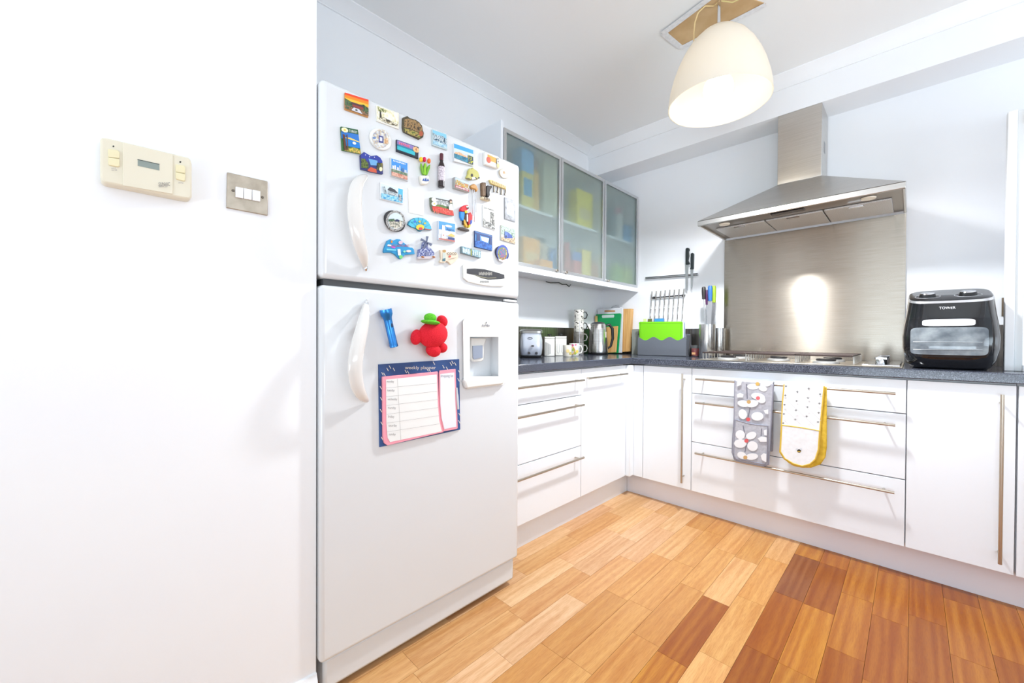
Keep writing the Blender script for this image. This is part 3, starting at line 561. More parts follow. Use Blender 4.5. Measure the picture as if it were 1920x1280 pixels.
# wine bottle
t = thing('bottle_magnet', 'small dark red wine bottle magnet with a white label', 'magnet', FP(*E6(508, 640)), MAGG)
bt = FP(*E6(508, 975), 0.011); tp = FP(*E6(512, 300), 0.011); H_ = tp.z-bt.z; r_ = 0.0112
one('bottle_glass', p_lathe([(r_*.85, 0), (r_, H_*.02), (r_, H_*.62), (r_*.8, H_*.69), (r_*.5, H_*.76), (r_*.5, H_*.8)], bt, 20), mat((40, 26, 30), 0.15), t)
one('cap', p_lathe([(r_*.58, H_*.8), (r_*.58, H_*.98), (r_*.5, H_)], bt, 16), mat((86, 24, 40), 0.35), t)
one('paper_label', p_lathe([(r_*1.03, H_*.18), (r_*1.03, H_*.6)], bt, 20, caps=False), pal('lbl', [(228, 220, 226), (190, 176, 190), (110, 90, 110)], 260, spread=(.4, .75)), t)
magnet('souvenir_magnet', 'yellow green animal head magnet with dark eyes', E6, [(1005, 565), (1275, 565), (1275, 830), (1005, 830)], 0.010, (196, 190, 104), [
    ('e', (40, 36, 30), .42, .62, .09, .13), ((40, 36, 30), [(.55, .72), (.75, .8), (.85, .9), (.7, .93)]), ('e', (40, 36, 30), .94, .82, .06, .07), ((230, 230, 226), [(.4, .8), (.62, .74), (.72, .92), (.45, .95)]), ((70, 60, 40), [(.0, .82), (.2, .83), (.38, .97), (.28, .97)])],
    outline=[(1005, 780), (1045, 700), (1050, 640), (1085, 580), (1110, 605), (1140, 565), (1165, 600), (1215, 630), (1250, 660), (1275, 740), (1265, 790), (1235, 815), (1190, 800), (1150, 775), (1100, 830), (1060, 800)], bevel=0.003)
magnet('souvenir_magnet', 'thick block magnet with colourful row houses', E6, [(775, 760), (1062, 870), (1072, 1075), (775, 985)], 0.014, (176, 176, 172), [
    ('r', (196, 214, 230), .03, .04, .97, .25), (pal('row', [(206, 90, 60), (220, 200, 80), (120, 90, 60), (230, 226, 220)], 150), [(.08, .22), (.25, .15), (.5, .3), (.95, .25), (.97, .72), (.05, .66)]), (pal('rowr', [(170, 60, 66), (200, 130, 130)], 140), [(.03, .68), (.97, .74), (.97, .95), (.03, .92)]), ('m', 9, (236, 226, 226), .1, .76, .9, .88)])
# wooden fish with chime rods
t = thing('chime_magnet', 'wooden fish magnet with thin hanging metal chime rods', 'magnet', FP(*E6(1170, 980)), MAGG)
one('wooden_fish', body_prism([E6(*p) for p in [(1092, 945), (1125, 912), (1170, 898), (1215, 928), (1235, 985), (1255, 1005), (1222, 1062), (1190, 1010), (1140, 1000), (1105, 968)]], FP, 0.012), noise_mat('fishwood', [(176, 120, 60), (216, 164, 96)], 40, .5), t, bevel=0.003)
for x0, y0, y1 in ((886.5, 354, 404), (889.5, 356, 416), (892.5, 357, 398)):
    one('chime_rod', p_tube([FP(x0, y0, 0.007), FP(x0, y1, 0.006)], 0.0013, 8), CHROME, t)
# bear on a log
t = thing('bear_magnet', 'magnet of a dark bear climbing a brown tree trunk', 'magnet', FP(*E3(455, 640)), MAGG)
one('tree_trunk', body_prism([E3(*p) for p in [(365, 440), (445, 445), (440, 725), (372, 715)]], FP, 0.014), noise_mat('bark', [(96, 76, 58), (140, 116, 92)], 60, .7, stretch=(4, 4, 1)), t, bevel=0.003)
one('bear', body_prism([E3(*p) for p in [(448, 530), (480, 500), (520, 515), (565, 510), (570, 545), (540, 580), (520, 640), (522, 700), (500, 745), (470, 735), (445, 650)]], FP, 0.013), mat((36, 30, 28), 0.6), t, bevel=0.003)
one('base', body_prism([E3(*p) for p in [(368, 722), (545, 778), (540, 818), (500, 815), (370, 772)]], FP, 0.016), mat((226, 210, 176), 0.5), t, bevel=0.002)
build('lettering', layers_mesh([('m', 4, (90, 66, 40), 400, 745, 520, 800)], lambda u, v: E3(u, v+(u-400)*.3-15), FP, 0.0165), t, smooth=0)
# little key rack
t = thing('key_rack_magnet', 'cream wooden sign magnet with four tiny charms hanging below', 'magnet', FP(*E3(690, 500)), MAGG)
one('sign_board', body_prism([E3(*p) for p in [(508, 390), (540, 388), (700, 452), (855, 515), (850, 585), (700, 530), (545, 472)]], FP, 0.009), mat((222, 200, 132), 0.5), t, bevel=0.002)
build('lettering', layers_mesh([('m', 8, (170, 140, 80), 560, 405, 840, 455)], lambda u, v: E3(u, v+(u-560)*.4), FP, 0.0095), t, smooth=0)
for x, y0, y1, w_ in ((612, 500, 640, 8), (688, 530, 650, 22), (757, 545, 690, 8), (840, 590, 700, 20)):
    one('charm', body_prism([E3(*p) for p in [(x-4, y0), (x+4, y0), (x+5, (y0+y1)/2), (x+w_, y1-15), (x+w_*.5, y1), (x-w_*.5, y1), (x-w_, y1-20), (x-5, (y0+y1)/2)]], FP, 0.006), mat((130, 122, 110), 0.35, 0.7), t)
magnet('souvenir_magnet', 'black and white poster magnet of a stone tower', D_, [(738, 215), (888, 265), (888, 525), (742, 475)], 0.003, (226, 226, 220), [
    ('t', 'SAN MARINO', (60, 60, 58), .08, .06, .95, .15), (pal('twr', [(40, 40, 38), (120, 118, 110), (206, 204, 198)], 140), [(.62, .2), (.9, .22), (.97, .95), (.5, .9), (.6, .6)]), (pal('hil', [(50, 50, 48), (140, 140, 136), (214, 214, 210)], 140), [(.03, .62), (.3, .72), (.6, .7), (.97, .85), (.97, .97), (.03, .97)])], bevel=0.0)
magnet('souvenir_magnet', 'grey postcard magnet with a pale cathedral inside an arch', D_, [(1000, 125), (1128, 167), (1128, 425), (1000, 385)], 0.003, (120, 122, 126), [
    ('r', pal('arch', [(110, 112, 116), (160, 162, 168)], 60), .04, .03, .96, .97), ((190, 206, 226), [(.2, .75), (.2, .35), (.35, .18), (.6, .14), (.82, .24), (.88, .45), (.88, .85), (.6, .8)]), (pal('cath', [(120, 140, 170), (190, 204, 220), (230, 236, 244)], 140), [(.3, .72), (.34, .45), (.5, .32), (.62, .5), (.72, .5), (.75, .8)])], bevel=0.0)
magnet('souvenir_magnet', 'magnet of a blue steam train on a wooded track', D_, [(955, 455), (1132, 505), (1132, 690), (955, 640)], 0.004, (206, 206, 196), [
    ('r', pal('wood', [(90, 120, 80), (190, 206, 200), (140, 160, 140)], 120), .03, .03, .97, .6), (pal('trk', [(170, 140, 100), (220, 200, 170), (120, 96, 70)], 130), [(.03, .8), (.5, .62), (.97, .6), (.97, .97), (.03, .97)]), ((60, 84, 160), [(.25, .35), (.48, .36), (.75, .5), (.8, .66), (.5, .74), (.24, .8)]), ((90, 120, 196), [(.27, .38), (.46, .4), (.46, .7), (.27, .74)]), ('e', (30, 34, 60), .36, .66, .05, .07)])
magnet('souvenir_magnet', 'deep blue magnet of a gateway between two pillars over water', D_, [(640, 525), (852, 582), (852, 772), (640, 722)], 0.005, (50, 70, 120), [
    ('r', (90, 150, 215), .03, .05, .97, .95), ((226, 236, 244), [(.35, .25), (.82, .25), (.75, .55), (.4, .5)]), ('r', (56, 76, 130), .0, .08, 1, .2), ((54, 70, 120), [(.12, .2), (.3, .2), (.32, .85), (.12, .8)]), ((54, 70, 120), [(.84, .2), (.96, .2), (.97, .75), (.84, .7)]), (pal('wat', [(24, 70, 150), (60, 120, 200)], 120), [(.03, .62), (.4, .52), (.75, .58), (.97, .65), (.97, .97), (.03, .97)])])
magnet('souvenir_magnet', 'round wreath magnet in red green and blue with a white ribbon', D_, [(893, 690), (1055, 690), (1055, 908), (893, 908)], 0.008, (44, 46, 76), [
    ('e', (70, 90, 176), .5, .48, .44, .45), ('e', pal('wr', [(190, 60, 70), (70, 140, 90), (220, 190, 120)], 170), .5, .52, .36, .36), ('e', pal('wr2', [(60, 150, 120), (90, 110, 170), (220, 80, 80)], 190), .5, .5, .24, .25), ((240, 238, 236), [(.2, .78), (.5, .88), (.85, .78), (.82, .92), (.5, .97), (.25, .9)])], outline=circle_px(974, 799, 79, 88, sk=.26), bevel=0.002)
th = magnet('souvenir_magnet', 'strip magnet of standing block letters in pale blue and green', D_, [(485, 712), (715, 770), (712, 858), (487, 795)], 0.012, (120, 140, 150), [
    ('r', pal('let', [(40, 90, 130), (196, 226, 236), (140, 190, 200), (60, 60, 80)], 200, stretch=(1, 3, .5)), .02, .05, .98, .95), ('m', 5, (220, 238, 240), .04, .15, .46, .85), ('r', (150, 150, 60), .47, .02, .53, .98), ('m', 4, (206, 232, 236), .56, .15, .96, .85)])
magnet('souvenir_magnet', 'square seaside magnet with a white lighthouse and blue sky', D_, [(205, 402), (410, 442), (410, 672), (205, 635)], 0.009, (216, 222, 232), [
    ('r', (84, 160, 226), .03, .03, .97, .45), ('r', (226, 232, 240), .03, .45, .97, .7), ('e', (250, 250, 252), .6, .2, .2, .06), ((246, 240, 236), [(.22, .2), (.38, .2), (.44, .9), (.18, .88)]), ('e', (190, 60, 50), .3, .72, .03, .03), ('t', 'Algarve', (60, 80, 120), .48, .28, .92, .42), ((236, 196, 110), [(.55, .7), (.75, .55), (.95, .62), (.95, .72)]), ((50, 70, 130), [(.55, .78), (.95, .76), (.95, .88), (.58, .9)]), ((190, 120, 110), [(.03, .9), (.97, .88), (.97, .97), (.03, .97)])])
# parrots
t = thing('parrot_magnet', 'magnet of two red macaws with blue wings on a branch', 'magnet', FP(*E2(860, 470)), MAGG)
for nm_, pts, c, th_ in (('parrot_head', [(765, 300), (785, 255), (830, 225), (880, 218), (910, 240), (905, 285), (860, 320), (800, 335), (770, 320)], (220, 24, 40), .013), ('wing', [(762, 330), (840, 335), (835, 400), (820, 490), (790, 480), (765, 420)], (40, 140, 220), .011), ('breast', [(835, 310), (890, 325), (885, 355), (850, 365)], (246, 206, 40), .014),
        ('back', [(825, 400), (880, 340), (900, 420), (895, 520), (850, 560), (805, 550)], (60, 40, 36), .009), ('second_parrot', [(905, 360), (940, 345), (970, 400), (968, 470), (945, 540), (905, 560), (895, 470)], (200, 40, 44), .012), ('second_wing', [(935, 480), (968, 480), (962, 530), (925, 570)], (50, 96, 190), .013), ('second_tail', [(915, 550), (950, 540), (930, 600), (900, 615)], (240, 210, 60), .012), ('tail', [(820, 460), (850, 480), (890, 590), (870, 605), (830, 540)], (226, 176, 60), .012), ('branch', [(745, 600), (800, 600), (915, 640), (915, 675), (800, 650), (745, 632)], (70, 58, 52), .014)):
    one(nm_, body_prism([E2(*p) for p in pts], FP, th_, 0.001), mat(c, 0.35), t, bevel=0.0015)
build('face', layers_mesh([((240, 236, 226), [(860, 235), (905, 240), (905, 270), (870, 275)]), ((30, 28, 28), [(870, 262), (905, 258), (900, 295), (880, 285)]), ((226, 226, 230), [(870, 385), (895, 380), (895, 510), (870, 500)])], lambda u, v: E2(u, v), FP, 0.014), t, smooth=0)
t = magnet('souvenir_magnet', 'red lettered country magnet with white daisies and a woman in white', E2, [(250, 80), (650, 80), (650, 410), (250, 410)], 0.009, (110, 120, 96), [
    (pal('vn', [(196, 200, 200), (140, 146, 146), (226, 226, 226)], 90), [(.15, .1), (.8, .25), (.8, .5), (.15, .45)]), ((50, 50, 46), [(.2, .06), (.78, .2), (.78, .24), (.2, .1)]), (pal('vg', [(60, 96, 50), (110, 140, 70)], 140), [(.2, .4), (.5, .42), (.75, .55), (.75, .68), (.2, .5)]), ((212, 60, 50), [(.06, .5), (.3, .5), (.75, .64), (.97, .75), (1.0, .98), (.7, .94), (.1, .72)]), ('t', 'VIETNAM', (240, 120, 100), .1, .6, .95, .86),
    ('e', (250, 250, 240), .14, .14, .1, .1), ('e', (250, 250, 240), .16, .36, .12, .12), ('e', (240, 220, 120), .16, .36, .04, .04), ('e', (90, 60, 50), .86, .22, .07, .09), ('e', (236, 200, 176), .87, .27, .04, .06), ((244, 244, 240), [(.78, .5), (.84, .36), (.93, .38), (.96, .7), (.8, .68)])],
    outline=[(252, 90), (330, 100), (560, 155), (600, 135), (630, 190), (635, 320), (652, 405), (540, 385), (360, 350), (280, 310), (258, 230)])
magnet('fan_magnet', 'turquoise folding fan magnet with a yellow flower at its pivot', C_, [(885, 620), (1205, 620), (1205, 810), (885, 810)], 0.007, (40, 130, 160), [
    ((80, 190, 220), [(.03, .5), (.12, .22), (.3, .06), (.52, .03), (.72, .12), (.88, .35), (.97, .72), (.97, .85), (.75, .8), (.62, .66), (.45, .64), (.35, .78), (.15, .66)])] + [((24, 70, 90), [(.5, .85), (.51, .85), (a+.012, b_), (a, b_)]) for a, b_ in ((.1, .28), (.26, .08), (.44, .04), (.62, .07), (.78, .2), (.92, .5))] + [('e', (220, 190, 60), .5, .3, .05, .07), ('e', (220, 190, 60), .72, .42, .05, .06), ('e', (60, 120, 210), .3, .3, .05, .08), ('e', (244, 206, 60), .52, .7, .17, .2), ('e', (206, 60, 80), .54, .8, .08, .1), ((200, 80, 50), [(.72, .78), (.97, .86), (.97, .9), (.72, .86)])],
    outline=[(885, 715), (905, 670), (960, 632), (1030, 622), (1100, 635), (1160, 675), (1195, 740), (1205, 792), (1130, 785), (1085, 790), (1060, 810), (1030, 800), (1000, 770), (930, 745)])
magnet('souvenir_magnet', 'round black rimmed magnet with a small white town', C_, [(580, 518), (858, 518), (858, 818), (580, 818)], 0.009, (46, 44, 48), [
    ('e', pal('rim', [(50, 50, 52), (200, 198, 194), (120, 118, 116)], 260), .51, .5, .46, .46), ('e', (214, 226, 232), .51, .5, .36, .36), (pal('twn', [(226, 220, 206), (180, 176, 160), (90, 100, 90)], 150), [(.18, .5), (.5, .44), (.86, .5), (.8, .75), (.52, .86), (.25, .74)]), ((40, 50, 90), [(.5, .47), (.58, .42), (.7, .47), (.7, .53), (.5, .53)]), (pal('tre', [(60, 96, 70), (110, 130, 100)], 160), [(.18, .42), (.45, .4), (.45, .5), (.18, .52)])], outline=circle_px(718, 668, 138, 136, sk=.3), bevel=0.002)
magnet('souvenir_magnet', 'white framed magnet of a dark roofed chapel above blue water', C_, [(517, 150), (830, 240), (827, 450), (518, 378)], 0.004, (238, 240, 242), [
    ('r', (222, 236, 244), .04, .06, .78, .6), ('r', (90, 190, 232), .78, .06, .97, .6), ((70, 74, 80), [(.32, .3), (.42, .14), (.62, .2), (.75, .35), (.75, .4), (.34, .36)]), (pal('ch', [(206, 216, 220), (120, 140, 150), (236, 238, 236)], 150), [(.34, .36), (.74, .4), (.74, .6), (.34, .58)]), (pal('wt', [(90, 190, 230), (180, 226, 242), (50, 150, 205)], 130), [(.05, .62), (.97, .6), (.97, .92), (.05, .94)]), (pal('ppl', [(60, 80, 90), (200, 210, 214), (120, 150, 160)], 170), [(.1, .2), (.2, .2), (.3, .6), (.2, .62)]), (pal('ppl2', [(50, 60, 70), (190, 200, 206)], 170), [(.8, .4), (.92, .42), (.92, .85), (.8, .8)])])
magnet('blank_card', 'plain blank white card held on the freezer door', C_, [(888, 225), (1105, 290), (1100, 600), (902, 558)], 0.0015, (242, 240, 234), [('r', (238, 236, 230), .03, .03, .97, .97)], cat='card', bevel=0.0, group=None)
magnet('souvenir_magnet', 'blue island map magnet with red lettering', E5, [(280, 110), (1165, 110), (1165, 680), (280, 680)], 0.008, (40, 150, 205), [
    ('t', 'SINGAPORE', (170, 40, 70), .14, .28, .8, .4), ((200, 80, 190), [(.26, .36), (.38, .4), (.36, .47), (.24, .42)]), ((244, 240, 236), [(.14, .27), (.25, .3), (.24, .36), (.12, .34)]), ('e', (226, 140, 50), .26, .14, .03, .07), ('e', (216, 190, 206), .54, .18, .07, .08), ((236, 246, 244), [(.44, .5), (.53, .5), (.55, .82), (.46, .8)]), ('e', (120, 206, 120), .55, .88, .06, .09), ('e', (150, 226, 190), .66, .62, .04, .05), ('e', (240, 214, 206), .79, .6, .08, .06), ((120, 210, 226), [(.1, .48), (.4, .52), (.4, .58), (.1, .56)])],
    outline=[(285, 470), (300, 380), (340, 280), (390, 170), (470, 120), (560, 160), (650, 118), (740, 125), (830, 210), (920, 270), (960, 340), (1080, 355), (1125, 400), (1140, 500), (1160, 535), (1000, 545), (880, 555), (820, 620), (770, 675), (710, 650), (600, 540), (500, 490), (300, 495)])
# windmill
t = thing('windmill_magnet', 'blue delft windmill magnet with grey sails', 'magnet', FP(*E5(1480, 400)), MAGG)
DLF = pal('delft', [(50, 60, 130), (110, 120, 170), (206, 210, 226)], 200)
one('tower', body_prism([E5(*p) for p in [(1245, 600), (1260, 400), (1350, 390), (1390, 200), (1440, 170), (1510, 200), (1520, 340), (1600, 380), (1690, 490), (1690, 560), (1600, 610)]], FP, 0.010), DLF, t, bevel=0.001)
one('doorway', body_prism([E5(*p) for p in [(1450, 470), (1550, 470), (1550, 590), (1450, 590)]], FP, 0.0112, 0.009), mat((120, 126, 160), .4), t)
one('base', body_prism([E5(*p) for p in [(1240, 600), (1730, 590), (1735, 640), (1610, 665), (1240, 670)]], FP, 0.012), mat((206, 196, 200), .4), t, bevel=0.001)
for x in (1370, 1670): one('clog', p_ell(FP(*E5(x, 615), 0.012), .004, .006, .003, 12, 8), mat((176, 110, 60), .5), t)
for a, b_ in (((1320, 125), (1470, 190)), ((1500, 40), (1480, 190)), ((1620, 280), (1490, 205)), ((1400, 360), (1470, 210))):
    d = Vector((b_[0]-a[0], b_[1]-a[1])).normalized(); n_ = Vector((-d.y, d.x))*34
    one('sail', body_prism([E5(a[0]+n_.x, a[1]+n_.y), E5(b_[0]+n_.x*.4, b_[1]+n_.y*.4), E5(b_[0]-n_.x*.4, b_[1]-n_.y*.4), E5(a[0]-n_.x, a[1]-n_.y)], FP, 0.0145, 0.0125), mat((96, 104, 130), .45), t)
magnet('souvenir_magnet', 'beige heart and tower shaped magnet with curly script', E2, [(410, 985), (725, 985), (725, 1245), (410, 1245)], 0.009, (228, 212, 190), [
    ('e', (190, 150, 90), .24, .1, .1, .1), ((196, 206, 200), [(.15, .2), (.32, .2), (.32, .62), (.15, .62)]), ((84, 120, 130), [(.14, .6), (.3, .56), (.3, .76), (.14, .76)]), ('t', 'COCO', (70, 56, 46), .4, .18, .9, .36), ('e', (214, 90, 80), .54, .45, .06, .07), ((200, 170, 150), [(.5, .6), (.9, .5), (.88, .54), (.5, .64)])],
    outline=[(412, 990), (450, 1000), (480, 985), (515, 1010), (520, 1060), (545, 1030), (620, 1020), (700, 1035), (727, 1090), (715, 1150), (660, 1200), (600, 1245), (560, 1200), (520, 1180), (500, 1210), (415, 1205), (410, 1180), (430, 1150), (425, 1020)])
# ------------------------------------------------------------------ torch, soft toy, planner
t = thing('torch', 'metallic blue pocket torch stuck to the fridge door', 'torch', FP(*P5(375, 270)))
BLUE = mat((50, 130, 205), 0.25, 0.6); a = FP(*P5(342, 122), 0.02); b_ = FP(*P5(408, 412), 0.016); ax = (b_-a); ln = ax.length; rr = 0.0125
one('barrel', p_lathe([(rr, ln*.28), (rr, ln*.93), (rr*1.05, ln*.94), (rr*1.05, ln), ], a, 18, ax), BLUE, t)
one('head', p_lathe([(rr*1.45, 0), (rr*1.5, ln*.06), (rr*1.45, ln*.14), (rr*1.1, ln*.22), (rr, ln*.28)], a, 18, ax), BLUE, t)
one('lens', p_lathe([(rr*1.2, -0.001), (rr*1.2, 0.0)], a, 18, ax), mat((200, 215, 226), 0.1), t)
one('switch_button', p_ell(a+ax*.42+Vector((rr, 0.003, 0)), .003, .004, .007, 10, 6), mat((30, 60, 100), .5), t)
t = thing('soft_toy', 'plush red soft toy with a green hat hanging on the fridge door', 'soft toy', FP(*P5(700, 330)))
RED = noise_mat('plush', [(214, 14, 36), (232, 30, 50)], 300, 0.9, bump=0.4); GRN = noise_mat('felt', [(80, 176, 30), (110, 206, 50)], 300, 0.9, bump=0.3)
def blob(nm_, X, Y, rx, ry, off, rd, m, par, rot=0):
    c = FP(*P5(X, Y), off); s = px_size(c)/4.129*1.05; o = one(nm_, p_ell((0, 0, 0), rd, rx*s*1.18, ry*s, 20, 12), m, None, smooth=180)
    o.parent = par; o.location = c-WLOC[par]; o.rotation_euler = (math.radians(rot), 0, 0)
    for v_ in o.data.vertices: v_.co.z -= ry*s
    return o
blob('body', 712, 318, 104, 98, 0.030, 0.028, RED, t, 8); blob('arm', 580, 338, 36, 58, 0.022, 0.018, RED, t, -12); blob('arm', 780, 215, 34, 46, 0.022, 0.018, RED, t, 35)
blob('leg', 712, 440, 52, 48, 0.026, 0.02, RED, t, -20); blob('leg', 780, 420, 34, 38, 0.022, 0.018, RED, t, 10)
hb = blob('hat', 690, 222, 62, 17, 0.045, 0.03, GRN, t, -6); WLOC[hb] = hb.location+WLOC[t]; hc = blob('hat_crown', 688, 188, 38, 34, 0.042, 0.022, GRN, t, -6)
# planner
pq = [(710, 683), (861, 673), (863, 805), (712, 838)]
NAVY = noise_mat('planner', [(38, 66, 118), (56, 98, 160)], 5, 0.5)
t = thing('weekly_planner', 'navy weekly planner board with pink edged paper pads on the fridge', 'planner', FP(787, 750))
one('backing_board', body_prism(pq, FP, 0.004), NAVY, t)
PT = tfm(700, 660, 6.735); ivory = mat((240, 239, 236), .7); pink = mat((244, 160, 176), .6); LN = mat((176, 174, 172), .7)
build('board_print', layers_mesh([('t', 'weekly planner', (225, 214, 196), 400, 172, 790, 215)] + [((214, 206, 196), [(x, y), (x+8, y-2), (x+30, y+36), (x+22, y+40)]) for x, y in ((195, 170), (245, 200), (165, 200), (985, 110), (1020, 130), (965, 130), (750, 120), (395, 225), (425, 235), (670, 205), (695, 210), (100, 255), (125, 262), (870, 165), (915, 185), (80, 430), (85, 570), (82, 720), (90, 880), (95, 1070), (1060, 330), (1070, 230), (1075, 770), (1070, 860))], lambda u, v: PT(u, v), FP, 0.004), t, smooth=0)
w1 = one('weekly_pad', body_prism([PT(*p) for p in [(115, 310), (815, 245), (830, 650), (850, 850), (888, 1010), (180, 1178), (140, 1150), (122, 1080)]], FP, 0.012, 0.0055), pink, t, bevel=0.001)
sheet = layers_mesh([(ivory, [(160, 345), (800, 282), (815, 660), (832, 860), (866, 1000), (210, 1135), (180, 1080), (165, 900)])] + [(LN, [(160+i*3, 450+i*111), (804+i*6, 388+i*103), (804+i*6, 391+i*103), (160+i*3, 453+i*111)]) for i in range(6)] + [(LN, [(303, 334), (306, 334), (350, 1105), (346, 1106)])] + [('t', s, (130, 128, 130), 172+i*4, 352+i*111, 172+i*4+wd, 384+i*111) for i, (s, wd) in enumerate((('monday', 88), ('tuesday', 92), ('wednesday', 122), ('thursday', 100), ('friday', 76), ('saturday', 104), ('sunday', 86)))], lambda u, v: PT(u, v), FP, 0.0122)
build('weekly_sheet', sheet, w1, smooth=0)
w2 = one('shopping_pad', body_prism([PT(*p) for p in [(832, 262), (840, 232), (1040, 212), (1068, 960), (1050, 972), (888, 1000), (850, 840), (834, 640)]], FP, 0.010, 0.0055), pink, t, bevel=0.001)
build('shopping_sheet', layers_mesh([(mat((236, 236, 242), .7), [(845, 275), (1022, 256), (1048, 940), (898, 972), (862, 830), (846, 640)]), ('t', 'shopping list', (160, 160, 166), 852, 278, 1010, 315)], lambda u, v: PT(u, v), FP, 0.0104), w2, smooth=0)
p0 = FP(*PT(1052, 450), 0.011); p1 = FP(*PT(1072, 720), 0.011)
pn = tag(one('pen', p_tube([p0, p0.lerp(p1, .3), p0.lerp(p1, .32), p1], [.0032, .0035, .0042, .0038], 10), mat((206, 208, 212), .35)), 'slim silver pen clipped to the planner edge', 'pen')
# ------------------------------------------------------------------ thermostat and switch
TT = tfm(180, 250, 9.847)
CRM = mat((230, 223, 202), 0.45, key='thermo')
t = thing('heating_control', 'cream heating programmer box on the near white wall', 'thermostat', TP(272, 315))
one('case', body_prism([TT(*p) for p in [(75, 90), (110, 72), (200, 78), (1700, 440), (1745, 470), (1770, 560), (1770, 1170), (1720, 1215), (1600, 1195), (150, 905), (95, 850), (75, 760)]], TP, 0.032), CRM, t, bevel=0.007, segs=3)
one('cover_flap', body_prism([TT(*p) for p in [(490, 165), (1422, 385), (1418, 1120), (495, 960)]], TP, 0.0345, 0.031), CRM, t, bevel=0.001)
one('display', body_prism([TT(*p) for p in [(770, 482), (1170, 572), (1170, 682), (770, 596)]], TP, 0.0352, 0.034), mat((140, 152, 146), .2), t)
one('display_frame', body_prism([TT(*p) for p in [(766, 474), (1172, 564), (1172, 574), (766, 486)]], TP, 0.0356, 0.034), mat((70, 74, 72), .4), t)
for q in ([(220, 280), (400, 305), (436, 345), (436, 462), (224, 432)], [(224, 440), (436, 470), (436, 600), (410, 618), (240, 585), (226, 560)], [(1472, 565), (1620, 590), (1648, 615), (1650, 740), (1474, 705)], [(1474, 713), (1650, 748), (1648, 870), (1625, 880), (1490, 845), (1474, 825)]):
    one('button', body_prism([TT(*p) for p in q], TP, 0.0352, 0.031), mat((236, 226, 186), .4), t, bevel=0.0012)
build('case_print', layers_mesh([('e', (30, 26, 24), 322, 238, 18, 16), ('e', (30, 26, 24), 1557, 527, 18, 16), ('t', 'HOT', (130, 124, 130), 285, 632, 370, 655), ('t', 'WATER', (130, 124, 130), 285, 665, 390, 690), ('t', 'HTG', (130, 124, 130), 1525, 900, 1610, 925), ('t', 'SUNVIC', (110, 106, 112), 1155, 900, 1365, 965), ('t', 'select 207', (130, 126, 130), 1160, 948, 1325, 992)], lambda u, v: TT(u, v+0.22*(u % 1 if False else 0)), TP, 0.0348), t, smooth=0)
t = thing('light_switch', 'brushed metal triple light switch beside the fridge', 'light switch', TP(463, 362))
SWP = noise_mat('switchplate', [(168, 156, 140), (190, 178, 162)], 30, 0.35, 0.8)
one('face_plate', body_prism([(426.2, 322.4), (502, 339.8), (502, 403.8), (424.8, 389)], TP, 0.006), SWP, t, bevel=0.0012)
WS = tfm(160, 230, 5.053)
for i in range(3):
    x0 = 1424+i*80; one('rocker', body_prism([WS(x0, 603+i*15), WS(x0+76, 603+i*15+15), WS(x0+74, 717+i*15), WS(x0, 703+i*15)], TP, 0.0105, 0.006), mat((244, 244, 246), .3), t, bevel=0.001)
for X, Y in ((1400, 643), (1678, 706)): one('screw', p_lathe([(0.0035, 0), (0.003, 0.0012)], TP(*WS(X, Y), 0.006), 12, (1, 0, 0)), mat((110, 100, 90), .4, .8), t)
# ------------------------------------------------------------------ pendant lamp and ceiling patch
LX, LY = 1.265, -1.05
CARD = noise_mat('card', [(198, 160, 112), (214, 180, 134)], 8, 0.8)
cpx = [(1240, 58), (1285, 88), (1436, 8), (1430, -8), (1340, -40)]
cw = [on_z(*p, ZC) for p in [(1243, 60), (1277, 88), (1436, 6), (1352, -22)]]
t = thing('ceiling_patch', 'brown cardboard patch taped to the ceiling above the pendant lamp', 'cardboard', (LX, LY, ZC-0.004))
one('cardboard', p_prism([(p.x, p.y, ZC-0.004) for p in cw], (0, 0, 0.0035)), CARD, t, smooth=0)
PLST = noise_mat('tape', [(226, 226, 228), (240, 240, 242)], 60, 0.6)
for i, (a, b_) in enumerate(((cw[0], cw[1]), (cw[1], cw[2]), (cw[0], cw[3]))):
    d = Vector((b_.x-a.x, b_.y-a.y, 0)).normalized(); n_ = Vector((-d.y, d.x, 0))*0.016
    one('tape_strip', p_prism([(a+n_*1.0).to_tuple()[:2]+(ZC-0.0058,), (b_+n_*.8).to_tuple()[:2]+(ZC-0.0058,), (b_-n_*.9).to_tuple()[:2]+(ZC-0.0058,), (a-n_).to_tuple()[:2]+(ZC-0.0058,)], (0, 0, 0.0012)), PLST, t, smooth=0).location.z -= 0.0013*i
t = thing('pendant_lamp', 'large white bell pendant lamp with a glowing globe bulb', 'lamp', (LX, LY, 2.1))
SH = bpy.data.materials.new('opal'); SH.use_nodes = True; nt = SH.node_tree; b = nt.nodes['Principled BSDF']
b.inputs['Base Color'].default_value = lin((238, 236, 230)); b.inputs['Roughness'].default_value = 0.3
tl = nt.nodes.new('ShaderNodeBsdfTranslucent'); tl.inputs[0].default_value = lin((250, 242, 228)); mx = nt.nodes.new('ShaderNodeMixShader'); mx.inputs[0].default_value = 0.35
nt.links.new(b.outputs[0], mx.inputs[1]); nt.links.new(tl.outputs[0], mx.inputs[2]); nt.links.new(mx.outputs[0], nt.nodes['Material Output'].inputs[0])
zr = 2.105; prof = [(0.213, 0), (0.211, .03), (0.203, .08), (0.19, .13), (0.172, .18), (0.148, .23), (0.118, .275), (0.082, .31), (0.045, .333), (0.018, .342)]
inner = [(r-0.004, z-0.003 if i else z) for i, (r, z) in enumerate(prof)][::-1]
one('shade', p_lathe(prof+inner, (LX, LY, zr), 48, caps=False), SH, t, smooth=60)
BULB = mat((255, 244, 222), 0.4, key='bulb', emit=14.0)
one('bulb', p_ell((LX, LY, 2.172), .062, .062, .064, 28, 16), BULB, t, smooth=180)
